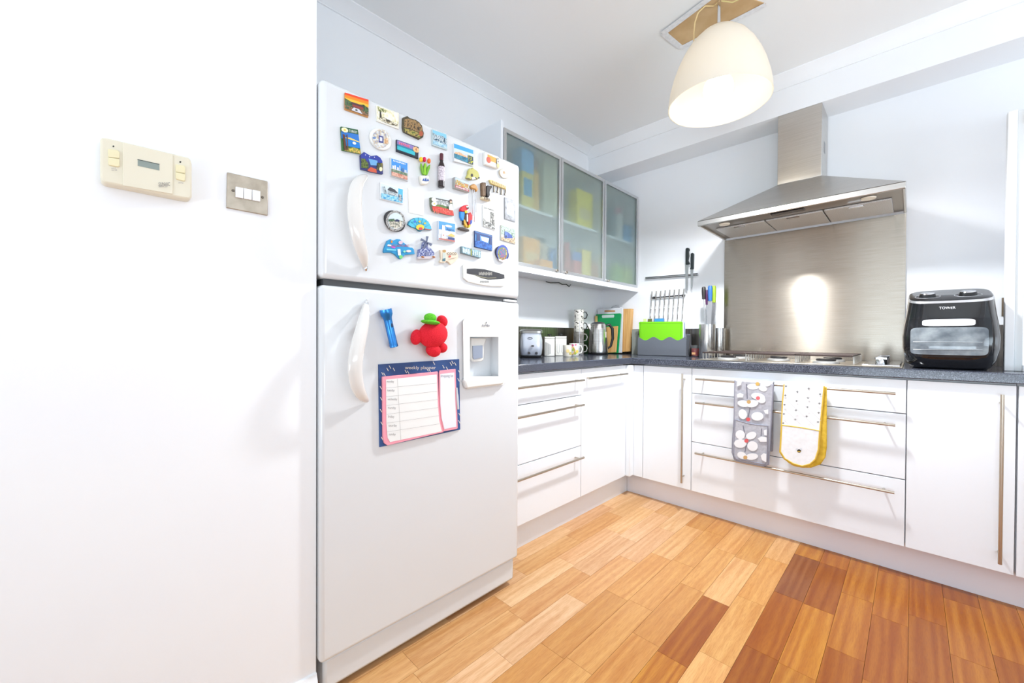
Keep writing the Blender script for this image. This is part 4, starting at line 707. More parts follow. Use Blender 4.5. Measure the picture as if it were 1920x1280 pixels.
one('bulb_neck', p_lathe([(0.022, 2.23), (0.02, 2.30)], (LX, LY, 0), 18), mat((236, 232, 224), .4), t)
one('lamp_holder', p_lathe([(0.024, 2.30), (0.024, 2.40), (0.012, 2.447)], (LX, LY, 0), 18), mat((236, 232, 224), .4), t)
one('stem', p_lathe([(0.0075, 2.44), (0.0075, ZC-0.006)], (LX, LY, 0), 14), CHROME, t)
bl = bpy.data.lights.new('bulb_light', 'SPOT'); bl.energy = 138; bl.color = (.92, .96, 1.0); bl.shadow_soft_size = .065; bl.spot_size = math.radians(165); bl.spot_blend = 0.6
blo = bpy.data.objects.new('bulb_light', bl); COL.objects.link(blo); blo.location = (LX, LY, 2.085)
lp = [on_z(1349, 2, ZC-0.012)]
for px, py, dz in ((1338, 9, .02), (1322, 11, .035), (1309, 24, .06), (1303, 42, .09), (1301, 62, .12), (1301, 84, .145)):
    zz = ZC-0.012-dz; v_ = ray(px, py); s_ = ((Vector((LX, LY, 0))-CAM).dot(FW)); lp.append(CAM + v_*s_)
lp = [Vector((p.x, p.y, min(p.z, ZC-0.012))) for p in lp]
one('cable', p_tube(lp, 0.003, 8), mat((226, 196, 140), .4), t)
one('cable_loop', p_tube([(LX+0.01, LY, ZC-.012), (LX+.05, LY+.02, ZC-.03), (LX+.085, LY+.035, ZC-.022), (LX+.07, LY+.04, ZC-.01)], 0.0025, 8), mat((214, 196, 130), .4), t)
# ------------------------------------------------------------------ gas hob
t = thing('gas_hob', 'stainless steel gas hob set into the worktop', 'hob', (1.43, -0.3, 0.91))
HOB = mat((206, 196, 180), 0.3, 0.9, key='hob')
one('hob_plate', p_box(0.99, -0.548, 0.9103, 1.874, -0.05, 0.9145), HOB, t, bevel=0.002)
one('control_strip', p_box(1.735, -0.53, 0.9147, 1.866, -0.07, 0.922), CHROME, t, bevel=0.003)
for i, y in enumerate((-0.475, -0.385, -0.295, -0.205, -0.12)):
    k = one('knob', p_lathe([(0.021, 0), (0.019, .016), (0.015, .022), (0.012, .023)], (1.80, y, .9222), 18), CHROME, t)
    one('knob_grip', p_obox((1.80, y, .948), (0.02, 0.008, 0), (-0.002, 0.005, 0), (0, 0, .006)), CHROME, k, bevel=.002)
IRON = mat((70, 56, 52), 0.45, .3, key='iron'); LEG = mat((196, 192, 186), 0.3, .9, key='leg')
for gx in (1.015, 1.245, 1.475):
    for cy_ in ((-0.42, -0.18) if gx != 1.245 else (-0.30,)):
        bz_ = one('burner_ring', p_lathe([(0.056, 0), (0.054, .008), (0.045, .012)], (gx+.115, cy_, .9148), 24), mat((214, 212, 210), .35, .6), t)
        one('burner_cap', p_lathe([(0.04, .0125), (0.042, .019), (0.036, .023)], (gx+.115, cy_, .9148), 24), mat((38, 36, 38), .4), bz_)
    g = one('pan_support', p_tube([(gx+.006, -.515, .955), (gx+.224, -.515, .955), (gx+.224, -.085, .955), (gx+.006, -.085, .955)], .0042, 8, True), IRON, t)
    for i in range(9):
        y = -.50+i*.05
        one('support_leg', p_tube([(gx+.006, y, .955), (gx+.001, y, .948), (gx+.001, y, .9155)], .0027, 6), LEG, g)
        one('support_leg', p_tube([(gx+.224, y, .955), (gx+.229, y, .948), (gx+.229, y, .9155)], .0027, 6), LEG, g)
    for y in (-.42, -.30, -.18): one('support_bar', p_tube([(gx+.006, y, .956), (gx+.224, y, .956)], .004, 8), IRON, g)
# ------------------------------------------------------------------ air fryer
def rings(levels, c, rot=0.0, n=40, ex=4.0, cap=True):   # (z, w, d, slope, dy)
    v = []; f = []; c = Vector(c); cr, sr = math.cos(rot), math.sin(rot)
    for z, w_, d_, sl, dy in levels:
        for i in range(n):
            a = 2*math.pi*i/n; x = math.copysign(abs(math.cos(a))**(2/ex), math.cos(a))*w_/2; y = math.copysign(abs(math.sin(a))**(2/ex), math.sin(a))*d_/2
            zz = z+sl*(y/(d_/2) if d_ else 0); y += dy; v.append((c.x+x*cr-y*sr, c.y+x*sr+y*cr, c.z+zz))
    for j in range(len(levels)-1):
        for i in range(n): f.append((j*n+i, j*n+(i+1) % n, (j+1)*n+(i+1) % n, (j+1)*n+i))
    if cap: f += [tuple(range(n))[::-1], tuple(range((len(levels)-1)*n, len(levels)*n))]
    return v, f
AY = -0.385; aL = on_y(1691, 640, AY-.05); aR = on_y(1877, 640, AY-.05); acx = (aL.x+aR.x)/2; aw = (aR.x-aL.x); ad = 0.29
azf = on_y(1780, 563, AY-.125).z-.9115; azb = on_y(1790, 542.5, AY+.12).z-.9115; azm = (azf+azb)/2; asl = (azb-azf)/2
t = thing('air_fryer', 'glossy black air fryer oven with window door and two dials', 'air fryer', (acx, AY, 0.9105))
GBLK = mat((16, 16, 19), 0.08, key='gloss', coat=0.4)
LV = [(0.0, .76, .8, 0, 0), (0.012, .84, .88, 0, 0), (0.04, .93, .95, 0, 0), (0.09, .99, 1.0, 0, 0), (0.14, 1.0, 1.0, 0, 0), (0.19, .97, .98, 0, 0), (0.24, .92, .94, 0, 0), (0.285, .86, .87, .0, 0)]
Hs = (azf-0.012)/0.285
def aring(z, a, b_, sl=0, dy=0): return (z*Hs, a*aw, b_*ad, sl, dy)
one('body', rings([aring(*l) for l in LV[:-1]] + [(azm-.011, .875*aw, .885*ad, asl, 0)], (acx, AY, .9115)), GBLK, t, smooth=50)
one('silver_rim', rings([(azm-.0108, .879*aw, .889*ad, asl, 0), (azm-.001, .862*aw, .872*ad, asl, 0)], (acx, AY, .9115)), mat((206, 206, 208), .25, .7), t, smooth=50)
one('control_top', rings([(azm-.0008, .85*aw, .86*ad, asl*.985, 0), (azm+.002, .83*aw, .84*ad, asl*.96, 0)], (acx, AY, .9115)), mat((26, 27, 30), .2), t, smooth=50)
for px in (1739, 1815):
    x = on_y(px, 553, AY-.03).x; zz = .9115+azm-.003-asl*.03/(ad*.42); sl_ = asl/(ad*.42)
    k = one('dial', p_lathe([(0.028, 0), (0.025, .013), (0.0235, .015)], (x, AY-.03, zz+.004), 22, (0, -sl_, 1)), mat((20, 20, 22), .3), t)
    one('dial_ring', p_lathe([(0.0238, .0152), (0.022, .018)], (x, AY-.03, zz+.004), 22, (0, -sl_, 1)), CHROME, k)
    one('dial_scale', p_tube([(x+.04*math.cos(a), AY-.03+.04*math.sin(a), zz+.0058+sl_*.04*math.sin(a)) for a in [2*math.pi*i/24 for i in range(24)]], .0008, 5, True), mat((190, 190, 194), .4), t)
def fsurf(x, z, off):   # point on the fryer's front
    zr_ = (z-.9115)/Hs; w_, d_ = aw*.9, ad*.9
    for l0, l1 in zip(LV[:-1], LV[1:]):
        if l0[0] <= zr_ <= l1[0]:
            s = (zr_-l0[0])/(l1[0]-l0[0]); w_ = (l0[1]*(1-s)+l1[1]*s)*aw; d_ = (l0[2]*(1-s)+l1[2]*s)*ad
    q = min(.999, abs(x-acx)/(w_/2)); return Vector((x, AY - d_/2*(1-q**4)**.25 - off, z))
def fpanel(px0, py0, px1, py1, off, rad=.3, nx=36, nz=8):
    a = on_y(px0, py0, AY-.14); b_ = on_y(px1, py1, AY-.14); v = []; f = []
    for j in range(nz+1):
        for i in range(nx+1):
            s = math.sin(math.pi/2*(i/nx*2-1)); r = j/nz*2-1; k = 4/rad if rad else 40
            xx = (a.x+b_.x)/2+(b_.x-a.x)/2*s; zz = (a.z+b_.z)/2-(a.z-b_.z)/2*r*1.0
            lim = (1-abs(s)**k)**(1/k) if rad else 1; zz = (a.z+b_.z)/2-(a.z-b_.z)/2*r*lim
            v.append(tuple(fsurf(xx, zz, off)))
    for j in range(nz):
        for i in range(nx): f.append((j*(nx+1)+i, (j+1)*(nx+1)+i, (j+1)*(nx+1)+i+1, j*(nx+1)+i+1))
    return v, f
GLASS = noise_mat('ovenwin', [(96, 104, 112), (128, 136, 142), (160, 168, 172)], 14, 0.06, stretch=(1, 1, 1.2))
d = one('door_panel', fpanel(1698, 598, 1862, 672, .0015, .25), mat((24, 24, 28), .12), t, smooth=60)
one('window', fpanel(1707, 614, 1854, 667, .003, .4), GLASS, d, smooth=60)
one('handle_bar', fpanel(1729, 599, 1829, 610.5, .006, .8), mat((228, 230, 236), .3), d, smooth=60)
for py in (641, 655): one('rack_bar', p_tube([fsurf(on_y(px, py, AY-.14).x, on_y(px, py+(px-1780)*.006, AY-.14).z, .0036) for px in range(1712, 1852, 10)], .0007, 5), mat((206, 210, 214), .3), d)
tw = text_prim('TOWER', lambda u, v_: fsurf(on_y(1761, 577, AY-.14).x+u, on_y(1761, 579.5, AY-.14).z+v_, .0015), size=.011, width=on_y(1792, 577, AY-.14).x-on_y(1761, 577, AY-.14).x)
one('lettering', tw, mat((236, 236, 240), .3), t, smooth=0)
# socket behind the air fryer
t = thing('wall_socket', 'brown metal wall socket half hidden behind the air fryer', 'socket', (2.25, -0.005, 1.195))
one('face_plate', p_box(2.204, -0.008, 1.15, 2.29, -0.0002, 1.238), mat((120, 104, 86), .4, .6), t, bevel=.001)
one('plug', p_box(2.226, -0.045, 1.165, 2.27, -0.0085, 1.205), BLACK, t, bevel=.004)
# ------------------------------------------------------------------ oven gloves
GY = -0.632
def GP(px, py, off=0.0): return on_y(px, py, GY-off)
def glove(name, label, front, layers, pocket, trim, base, back, ztop, lower_extra, tf):
    fq = [tf(*p) for p in front]; c = GP(*fq[0], 0); t = thing(name, label, 'oven glove', (GP(*fq[0]).x, -0.6, GP(*fq[len(fq)//2]).z))
    one('front_panel', body_prism(fq, GP, 0.010, 0.0), base, t, bevel=0.003)
    x0 = min(GP(*p).x for p in fq); x1 = max(GP(*p).x for p in fq[:2]); zt = GP(*fq[0]).z
    xa, xb = GP(*fq[0]).x+.002, GP(*fq[-1]).x-.002
    one('fold', p_prism([(xa, GY, zt-.004), (xa, GY-.009, zt-.004), (xa, GY-.004, zt+.003), (xa, -.615, zt+.006), (xa, -.604, zt), (xa, -.604, zt-.02), (xa, -.609, zt-.02), (xa, -.611, zt-.003), (xa, -.617, zt)], (xb-xa, 0, 0)), base, t, smooth=50)
    one('back_panel', p_box(xa+.004, -.606, zt-.355, xb-.004, -.592, zt-.01), back, t, bevel=.004)
    pk = one('pocket', body_prism([tf(*p) for p in pocket], GP, 0.017, 0.0095), base, t, bevel=0.003)
    if lower_extra: one('lining', body_prism([tf(*p) for p in lower_extra], GP, 0.004, -0.006), back, t, bevel=0.004)
    n = len(pocket)
    build('print', layers_mesh([l for l in layers if l[-1] != 'P'], lambda u, v: tf(u, v), GP, 0.0101), t, smooth=0)
    build('pocket_print', layers_mesh([l[:-1] for l in layers if l[-1] == 'P'], lambda u, v: tf(u, v), GP, 0.0172), pk, smooth=0)
    e = MB(); pts = [GP(*tf(*p), 0.008) for p in front]; e.add(p_tube(pts, .0035, 6), trim); pts = [GP(*tf(*p), 0.016) for p in pocket]; e.add(p_tube(pts+[pts[0]], .003, 6), trim); build('piping', e, t)
GV = tfm(1340, 690, 6.096)
GREYF = noise_mat('greycloth', [(176, 176, 184), (192, 192, 200)], 90, .9, bump=.2); PIPE = mat((150, 150, 164), .8); WHT = mat((240, 240, 242), .85)
def petals(cx_, cy_, c, specs, P=None):
    out = []
    for dx, dy, rx, ry, rot in specs:
        cr, sr = math.cos(math.radians(rot)), math.sin(math.radians(rot))
        pts = [(cx_+dx+rx*math.cos(a)*cr-ry*math.sin(a)*sr, cy_+dy+rx*math.cos(a)*sr+ry*math.sin(a)*cr) for a in [-2*math.pi*i/16 for i in range(16)]]
        out.append((WHT, pts) + (('P',) if P else ()))
    pts = [(cx_+24*math.cos(a), cy_+22*math.sin(a)) for a in [-2*math.pi*i/12 for i in range(12)]]
    out.append((as_mat(c), pts) + (('P',) if P else ())); return out
STK = mat((120, 120, 134), .9)
gl = [(STK, [(358, 180), (372, 180), (378, 350), (366, 350)]), (STK, [(400, 445), (412, 448), (388, 560), (378, 556)])] + petals(490, 180, (214, 176, 96), [(-50, 30, 70, 34, 0), (60, 50, 50, 34, 20), (90, 5, 60, 26, 0)]) + petals(495, 342, (226, 110, 116), [(0, -20, 80, 40, 10), (30, 10, 60, 44, 30)]) + petals(390, 385, (206, 166, 106), [(-60, 20, 70, 38, 10), (40, 20, 70, 42, -10)]) + petals(383, 585, (222, 92, 96), [(-62, -60, 48, 58, -20), (105, -35, 70, 50, 0)]) + [(WHT, [(255, 300), (290, 280), (330, 300), (320, 335), (258, 335)]), (WHT, [(560, 480), (612, 470), (612, 525), (575, 515)]), (WHT, [(258, 150), (310, 148), (300, 190), (256, 210)])]
gl += [(STK, [(318, 655), (330, 655), (355, 780), (345, 785)], 'P'), (STK, [(532, 690), (542, 690), (535, 775), (525, 775)], 'P'), (STK, [(355, 880), (368, 880), (350, 960), (340, 958)], 'P')] + petals(363, 830, (222, 96, 100), [(-70, -70, 55, 52, 30), (55, -60, 62, 42, -20), (-70, 30, 72, 50, 0), (70, 60, 62, 56, 20)], True) + petals(350, 1020, (206, 166, 110), [(-40, -25, 54, 40, 20), (75, -10, 72, 38, -5)], True) + [(WHT, [(490, 800), (540, 780), (595, 790), (595, 840), (520, 840)], 'P'), (WHT, [(525, 1000), (560, 970), (592, 980), (590, 1075), (540, 1050)], 'P'), (WHT, [(560, 710), (596, 700), (596, 770), (565, 765)], 'P')]
glove('oven_glove', 'grey double oven glove with white flowers hung over the top drawer handle', [(232, 140), (222, 590), (205, 800), (200, 960), (225, 1040), (300, 1070), (560, 1118), (615, 1100), (640, 700), (672, 180)], gl, [(236, 590), (420, 640), (605, 660), (600, 1060), (575, 1098), (260, 1040), (220, 1000), (225, 800)], PIPE, GREYF, noise_mat('greyback', [(160, 160, 172), (172, 172, 184)], 60, .9), 0.81, None, GV)
QW = noise_mat('quilt', [(236, 236, 238), (244, 244, 246)], 60, .9, bump=.3); YEL = noise_mat('yellowcloth', [(206, 166, 40), (232, 196, 70)], 40, .9, bump=.3)
yl = []
for i in range(5):
    for j in range(4):
        x, y = 815+j*130-i*8, 205+i*106+j*14+(50 if j % 2 else 0)
        if y < 640 and x < 1225: yl += [('e', (80, 80, 80), x, y, 9, 10), (mat((160, 160, 160), .8), [(x-22, y), (x, y-5), (x+22, y), (x, y+4)])]
for k in range(-3, 4):
    xa, ya, xb, yb = 790, 330+k*130, 1215, 330+k*130+400
    pts = [(xa+(xb-xa)*s, ya+(yb-ya)*s) for s in (0, 1)]
    def clip(p, q):
        out = []
        for s in [i/40 for i in range(41)]:
            x = p[0]+(q[0]-p[0])*s; y = p[1]+(q[1]-p[1])*s
            if 195 < y < 640+(x-780)*.08: out.append((x, y))
        return (out[0], out[-1]) if len(out) > 1 else None
    c_ = clip(*pts)
    if c_: (x0, y0), (x1, y1) = c_; yl.append((mat((206, 206, 210), .9), [(x0, y0), (x0, y0+4), (x1, y1+4), (x1, y1)]))
yl += [('e', (40, 36, 30), 965, 946, 22, 20, 'P'), ('e', (206, 170, 60), 962, 952, 22, 6, 'P'), ('e', (220, 224, 230), 985, 925, 14, 10, 'P'), ('e', (220, 224, 230), 940, 925, 14, 10, 'P')]
glove('oven_glove', 'white bee print double oven glove with mustard yellow lining on the drawer handle', [(795, 185), (775, 400), (765, 640), (745, 960), (800, 1040), (900, 1100), (1000, 1125), (1090, 1100), (1160, 1030), (1195, 900), (1205, 690), (1250, 205)], yl, [(768, 650), (1000, 680), (1198, 715), (1185, 930), (1150, 1040), (1090, 1095), (1000, 1118), (900, 1090), (800, 1030), (752, 950)], mat((226, 190, 76), .8), QW, YEL, 0.81, [(1195, 215), (1280, 215), (1282, 900), (1265, 1020), (1210, 1100), (1100, 1140), (1000, 1140), (900, 1120), (820, 1070), (900, 1000), (1150, 900)], GV)
# ------------------------------------------------------------------ things on the back wall
t = thing('knife_rack', 'slim steel magnetic knife bar on the wall above the skewers', 'knife rack', (0.605, -0.01, 1.50))
one('bar', p_obox((.605, -.010, 1.5045), (.199, 0, -.006), (0, .0098, 0), (0, 0, .007)), mat((206, 206, 208), .3, .8), t, bevel=.001)
for dz in (-.0055, .0055): one('rail_edge', p_obox((.605, -.021, 1.5045+dz), (.199, 0, -.006), (0, .0015, 0), (0, 0, .0022)), mat((60, 58, 60), .4, .5), t)
KH = mat((28, 36, 38), .4); BLD = mat((206, 206, 208), .22, .9, key='blade')
def wall_knife(label, hp, bp):
    t = thing('kitchen_knife', label, 'knife', on_y(*hp[0], -.026), 'knives on the magnetic bar')
    KP = lambda px, py, o=0.0: on_y(px, py, -.0235-o)
    one('handle', body_prism(hp, KP, .014, 0), KH, t, bevel=.004); one('blade', body_prism(bp, KP, .006, .004), BLD, t)
KF = tfm(1200, 450, 7.529)
wall_knife('longer black handled knife on the magnetic wall bar', [KF(*p) for p in [(640, 120), (660, 105), (690, 112), (700, 140), (685, 160), (692, 220), (680, 290), (705, 340), (640, 345)]], [KF(*p) for p in [(640, 345), (685, 345), (678, 600), (672, 715), (645, 690)]])
wall_knife('shorter black handled knife on the magnetic wall bar', [KF(*p) for p in [(712, 190), (735, 175), (760, 190), (755, 410), (698, 410), (712, 380)]], [KF(*p) for p in [(715, 410), (752, 410), (748, 600), (735, 705), (718, 670)]])
t = thing('skewer_rack', 'dark wall rail holding eight hanging skewers', 'rack', (.588, -.01, 1.354))
one('rail', p_obox((.588, -.018, 1.354), (.128, 0, .002), (0, .004, 0), (0, 0, .004)), mat((52, 50, 52), .4, .4), t)
for x in (.475, .70): one('rail_mount', p_box(x-.008, -.018, 1.346, x+.008, -.0003, 1.362), mat((40, 40, 42), .4), t, bevel=.001)
for i in range(8):
    x = .4655+i*.0352; sk = []; n = 14
    v = []; f = []
    for j in range(n+1):
        z = 1.402-.262*j/n; a = j*.55; xx = x-.014*j/n; w_ = .0042 if j < 4 else .0034; c_, s_ = math.cos(a if j > 3 else 0), math.sin(a if j > 3 else 0)
        for u, q in ((-1, -1), (1, -1), (1, 1), (-1, 1)): v.append((xx+u*w_*c_-q*.0012*s_, -.028+u*w_*s_+q*.0012*c_, z))
    for j in range(n):
        for k in range(4): f.append((j*4+k, j*4+(k+1) % 4, j*4+4+(k+1) % 4, j*4+4+k))
    f += [(0, 1, 2, 3), tuple(range(n*4, n*4+4))[::-1]]
    o = tag(one('skewer', (v, f), mat((186, 180, 174), .25, .9, key='skewer')), 'twisted steel skewer, %s on the dark wall rail' % ('leftmost', 'second from the left', 'third from the left', 'fourth from the left', 'fourth from the right', 'third from the right', 'second from the right', 'rightmost')[i], 'skewer', 'skewers on the wall rail')
# ------------------------------------------------------------------ chopping board set, utensils
LF = tfm(1100, 500, 6.4); BYL = -0.15
def plate(nm_, label, pts, tf, y, th_, m, cat='chopping board', par=None, bevel=.0015, zmin=.9106):
    w_ = [on_y(*tf(*p), y) for p in pts]; w_ = [Vector((p.x, y, max(p.z, zmin))) for p in w_]
    o = one(nm_, p_prism(w_, (0, th_, 0)), m, par, bevel=bevel)
    if label: tag(o, label, cat)
    return o
t = thing('board_stand', 'grey stand with wavy front holding chopping boards', 'stand', (on_y(1241, 666, BYL).x, BYL+.03, .9106))
SG = mat((108, 112, 120), .45); wave = [(612, 855)] + [(612+i*14.5, 862-20*math.cos((i-13)*2*math.pi/13.4)) for i in range(1, 40)] + [(1190, 845)]
plate('front_wall', None, wave+[(1195, 1072), (610, 1056)], LF, BYL, .006, SG, par=t)
z0 = .9106; xl = on_y(*LF(612, 1056), BYL).x; xr = on_y(*LF(1193, 1072), BYL).x
one('stand_base', p_box(xl, BYL+.0065, z0, xr, BYL+.085, z0+.012), SG, t); one('back_wall', p_box(xl, BYL+.0855, z0, xr, BYL+.091, z0+.16), SG, t)
for k, x in enumerate((621, 1193)): one('end_wall', p_box(on_y(*LF(x, 900), BYL).x-.004, BYL+.0065, z0+.0122, on_y(*LF(x, 900), BYL).x, BYL+.085, z0+.15), SG, t)
LIME = mat((126, 214, 20), .45, key='lime')
lb = tag(one('chopping_board', p_prism([Vector((p.x, BYL+.010, max(p.z, .9235))) for p in [on_y(*LF(*q), BYL+.01) for q in [(627, 668), (640, 660), (1140, 656), (1150, 668), (1150, 1040), (640, 1040)]]], (0, .008, 0)), LIME, bevel=.002), 'lime green chopping board in the wavy grey stand', 'chopping board')
mbb = MB()
for q in ([(640, 680), (1140, 676), (1140, 680), (640, 684)], [(642, 684), (646, 684), (652, 860), (648, 860)], [(1132, 684), (1136, 684), (1132, 870), (1128, 870)]): mbb.add(p_flat([on_y(*LF(*p), BYL+.0097) for p in q]), mat((90, 160, 20), .5))
for x in (636, 1142): mbb.add(p_tube([on_y(*LF(x+9*math.cos(a), 676+9*math.sin(a)), BYL+.0096) for a in [2*math.pi*i/12 for i in range(12)]], .0006, 5, True), mat((60, 90, 30), .5))
build('moulded_line', mbb, lb, smooth=0)
for k, (c, lab, x0, x1, tb) in enumerate((((236, 238, 240), 'white chopping board behind the lime one in the grey stand', 660, 1165, (675, 725, (214, 226, 150))), ((70, 110, 170), 'blue chopping board behind the lime one in the grey stand', 668, 1172, (808, 930, (60, 150, 206))), ((226, 232, 240), 'rearmost pale chopping board in the grey stand', 676, 1180, (728, 792, (110, 110, 60))))):
    y = BYL+.026+k*.02; pts = [on_y(*LF(*q), y) for q in [(x0, 672), (tb[0], 670), (tb[0]+4, 622), (tb[1]-4, 618), (tb[1], 668), (x1-10, 660), (x1, 672), (x1, 1040), (x0, 1040)]]
    o = tag(one('chopping_board', p_prism([Vector((p.x, y, max(p.z, .9235))) for p in pts], (0, .007, 0)), mat(c, .45), bevel=.001), lab, 'chopping board')
    one('index_tab', p_prism([Vector((p.x, y-.0012, p.z)) for p in [on_y(*LF(*q), y) for q in [(tb[0]+5, 660), (tb[1]-5, 656), (tb[1]-6, 622), (tb[0]+7, 625)]]], (0, .001, 0)), mat(tb[2], .5), o)
def holder(label, px0, px1, py0, y):
    a = on_y(px0, 640, y); b_ = on_y(px1, 640, y); r = px_size(a)*(px1-px0)/2*1.0; cx_ = (a.x+b_.x)/2; zt = on_y((px0+px1)/2, py0, y).z
    c = Vector((cx_, y, .9106)); t = thing('utensil_pot', label, 'utensil pot', c)
    one('pot', p_lathe([(r*.97, 0), (r, .004), (r, zt-.9106), (r-.0015, zt-.9106), (r-.0018, .006), (0.0005, .006)], c, 36, caps=False), STEEL2, t, smooth=40)
    return c, r, zt
STEEL2 = mat((206, 204, 202), .22, 1.0, key='steelpot')
c1, r1_, zt1 = holder('taller steel utensil pot full of knives beside the green boards', 1312, 1340, 608, -.15)
c2, r2_, zt2 = holder('shorter empty steel utensil pot next to the splashback', 1340.5, 1358.5, 615, -.075)
def ut(label, col, hpx, hpy0, hpy1, wpx, bot, bladew, dy, kind='knife'):
    y = c1.y+dy; a = on_y(hpx, hpy0, y); b_ = on_y(hpx, hpy1, y); s = px_size(a); e = Vector((c1.x+(a.x-c1.x)*.5, y, .93))
    t = thing('kitchen_knife' if kind == 'knife' else 'cooking_fork', label, kind, e)
    one('handle', p_tube([a+Vector((0, 0, -.002)), a.lerp(b_, .12), a.lerp(b_, .5), b_], [wpx*s*.35, wpx*s*.5, wpx*s*.52, wpx*s*.42], 12), mat(col, .4), t)
    if kind == 'knife':
        w_ = bladew*s/2; d_ = (e-b_); one('blade', p_prism([b_+Vector((-w_, -.0008, 0)), b_+Vector((w_, -.0008, 0)), e+Vector((w_*.6, -.0008, 0)), e+Vector((-w_*.2, -.0008, -.01))], (0, .0016, 0)), BLD, t)
    else: one('shaft', p_tube([b_, b_.lerp(e, .45)+Vector((.006, 0, 0)), e], .0028, 8), BLD, t)
ut('black handled cooking fork in the tall steel pot', (50, 46, 46), 1319.5, 537, 561, 7, 0, 0, -.014, 'fork')
ut('purple handled knife in the tall steel pot', (84, 40, 84), 1325.5, 543, 571, 6, 0, 4, .004)
ut('blue handled knife in the tall steel pot', (56, 110, 180), 1331.5, 535, 564, 8, 0, 8, -.018)
ut('green handled knife in the tall steel pot', (150, 176, 40), 1338.5, 535, 567, 7.5, 0, 9, .014)
# candle glass and black brush
cy_ = -.07; a = on_y(1303.5, 660, cy_); r = px_size(a)*7.5; ct = Vector((a.x, cy_, .9106)); zt = on_y(1303, 647, cy_).z-.9106
t = thing('candle_glass', 'small glass with red candle between boards and steel pot', 'candle', ct)
one('glass', p_lathe([(r*.95, 0), (r, zt), (r-.002, zt), (r*.92, .004), (.0005, .004)], ct, 24, caps=False), mat((235, 240, 240), .03, key='glass', trans=.95, ior=1.2), t, smooth=50)
one('wax', p_lathe([(r*.88, .0045), (r*.9, zt*.72)], ct, 24), mat((200, 20, 34), .3), t)
one('sticker', p_box(ct.x-.012, cy_-r-.001, .925, ct.x+.012, cy_-r-.0004, .94), mat((226, 170, 120), .5), t)
bb = on_y(1292.5, 664, -.09); t = thing('dish_brush', 'black brush leaning beside the grey board stand', 'brush', (bb.x, -.09, .9106))
one('brush_head', p_lathe([(.010, 0), (.0135, .015), (.0135, .04), (.007, .06)], (bb.x, -.09, .9108), 16), BLACK, t)
one('brush_handle', p_tube([(bb.x, -.09, .97), (bb.x+.002, -.075, 1.06), (bb.x+.003, -.07, 1.10)], .0035, 8), mat((60, 54, 50), .4), t)
# clear stand left of the lime boards
gx = on_y(1191, 640, -.06).x
tag(one('glass_board', p_obox((gx, -.06, 1.008), (.028, 0, 0), (0, .003, 0), (0, .0, .097)), mat((196, 200, 192), .12, key='clearboard', trans=.5, ior=1.3), bevel=.001), 'small clear glass board leaning left of the grey stand', 'chopping board')
# boards in the corner
plate('chopping_board', 'thick wooden butcher block leaning in the room corner', [(430, 505), (530, 503), (518, 760), (503, 1016), (424, 1022)], LF, -.062, .045, WOODL)
plate('chopping_board', 'white plastic chopping board with wire hook behind the green one', [(130, 515), (140, 505), (420, 488), (434, 500), (420, 1032), (180, 1040)], LF, -.095, .01, mat((226, 226, 230), .5))
wb = bpy.data.objects['chopping_board.005'] if 'chopping_board.005' in bpy.data.objects else None
for o in COL.objects:
    if o.get('label', '').startswith('white plastic chopping'): wb = o
one('board_hook', p_tube([on_y(*LF(*p), -.09) for p in [(298, 492), (318, 474), (350, 466), (385, 474), (405, 492)]], .003, 8), mat((190, 190, 196), .4, .5), wb)
one('handle_slot', p_prism([on_y(*LF(*p), -.0962) for p in [(215, 522), (340, 522), (342, 540), (213, 542)]], (0, .001, 0)), mat((190, 130, 80), .5), wb)
gbd = plate('chopping_board', 'dark green chopping board with slot handle behind the kettle', [(108, 578), (118, 570), (400, 558), (412, 570), (376, 1036), (150, 1040)], LF, -.118, .010, mat((10, 152, 84), .45))
one('handle_slot', p_prism([on_y(*LF(*p), -.1192) for p in [(180, 590), (190, 580), (322, 574), (332, 584), (326, 608), (190, 614)]], (0, .001, 0)), mat((196, 214, 206), .5), gbd)
plate('chopping_board', 'small bamboo board in front of the green board', [(235, 722), (372, 712), (350, 1026), (230, 1034)], LF, -.14, .010, WOODL)
plate('wooden_spatula', 'pale wooden spatula handle rising behind the kettle', [(98, 588), (126, 586), (128, 900), (100, 900)], LF, -.128, .008, mat((224, 188, 120), .5), cat='spatula')
# ------------------------------------------------------------------ kettle
kx = .165; ky = col_y(1121, kx); kc = Vector((kx, ky, .9106)); ks = px_size(kc); R3 = ks*18.5
zk = lambda py: (CAM + ray(1121, py)*((kc-CAM).dot(FW))).z-.9106
t = thing('kettle', 'brushed steel jug kettle with black handle in the corner', 'kettle', kc)
KS = noise_mat('kettle', [(196, 194, 190), (212, 210, 208)], 8, .22, 1.0, stretch=(1, 1, 20))
hk = zk(604)
one('power_base', p_lathe([(R3*.98, 0), (R3, .004), (R3, .014), (R3*.9, .016)], kc, 32), BLACK, t)
one('body', p_lathe([(R3*.99, .0165), (R3*1.0, .03), (R3*.95, hk*.4), (R3*.86, hk*.75), (R3*.8, hk*.92), (R3*.72, hk*.95)], kc, 40), KS, t, smooth=50)
one('lid', p_lathe([(R3*.7, hk*.951), (R3*.62, hk*.985), (R3*.3, hk*1.01), (.002, hk*1.015)], kc, 32), mat((90, 90, 94), .3, .6), t, smooth=60)
rv = Vector((RT.x, RT.y, 0)).normalized(); fv = Vector((FW.x, FW.y, 0)).normalized(); U = Vector((0, 0, 1))
sp = kc - rv*R3*.78; one('spout', p_prism([sp+U*hk*.72, sp-rv*R3*.42+U*hk*.93, sp+U*hk*.94], tuple(fv*R3*.5)), KS, t, bevel=.003); 
for ch in t.children:
    if ch.name.startswith('spout'): ch.location -= fv*R3*.25
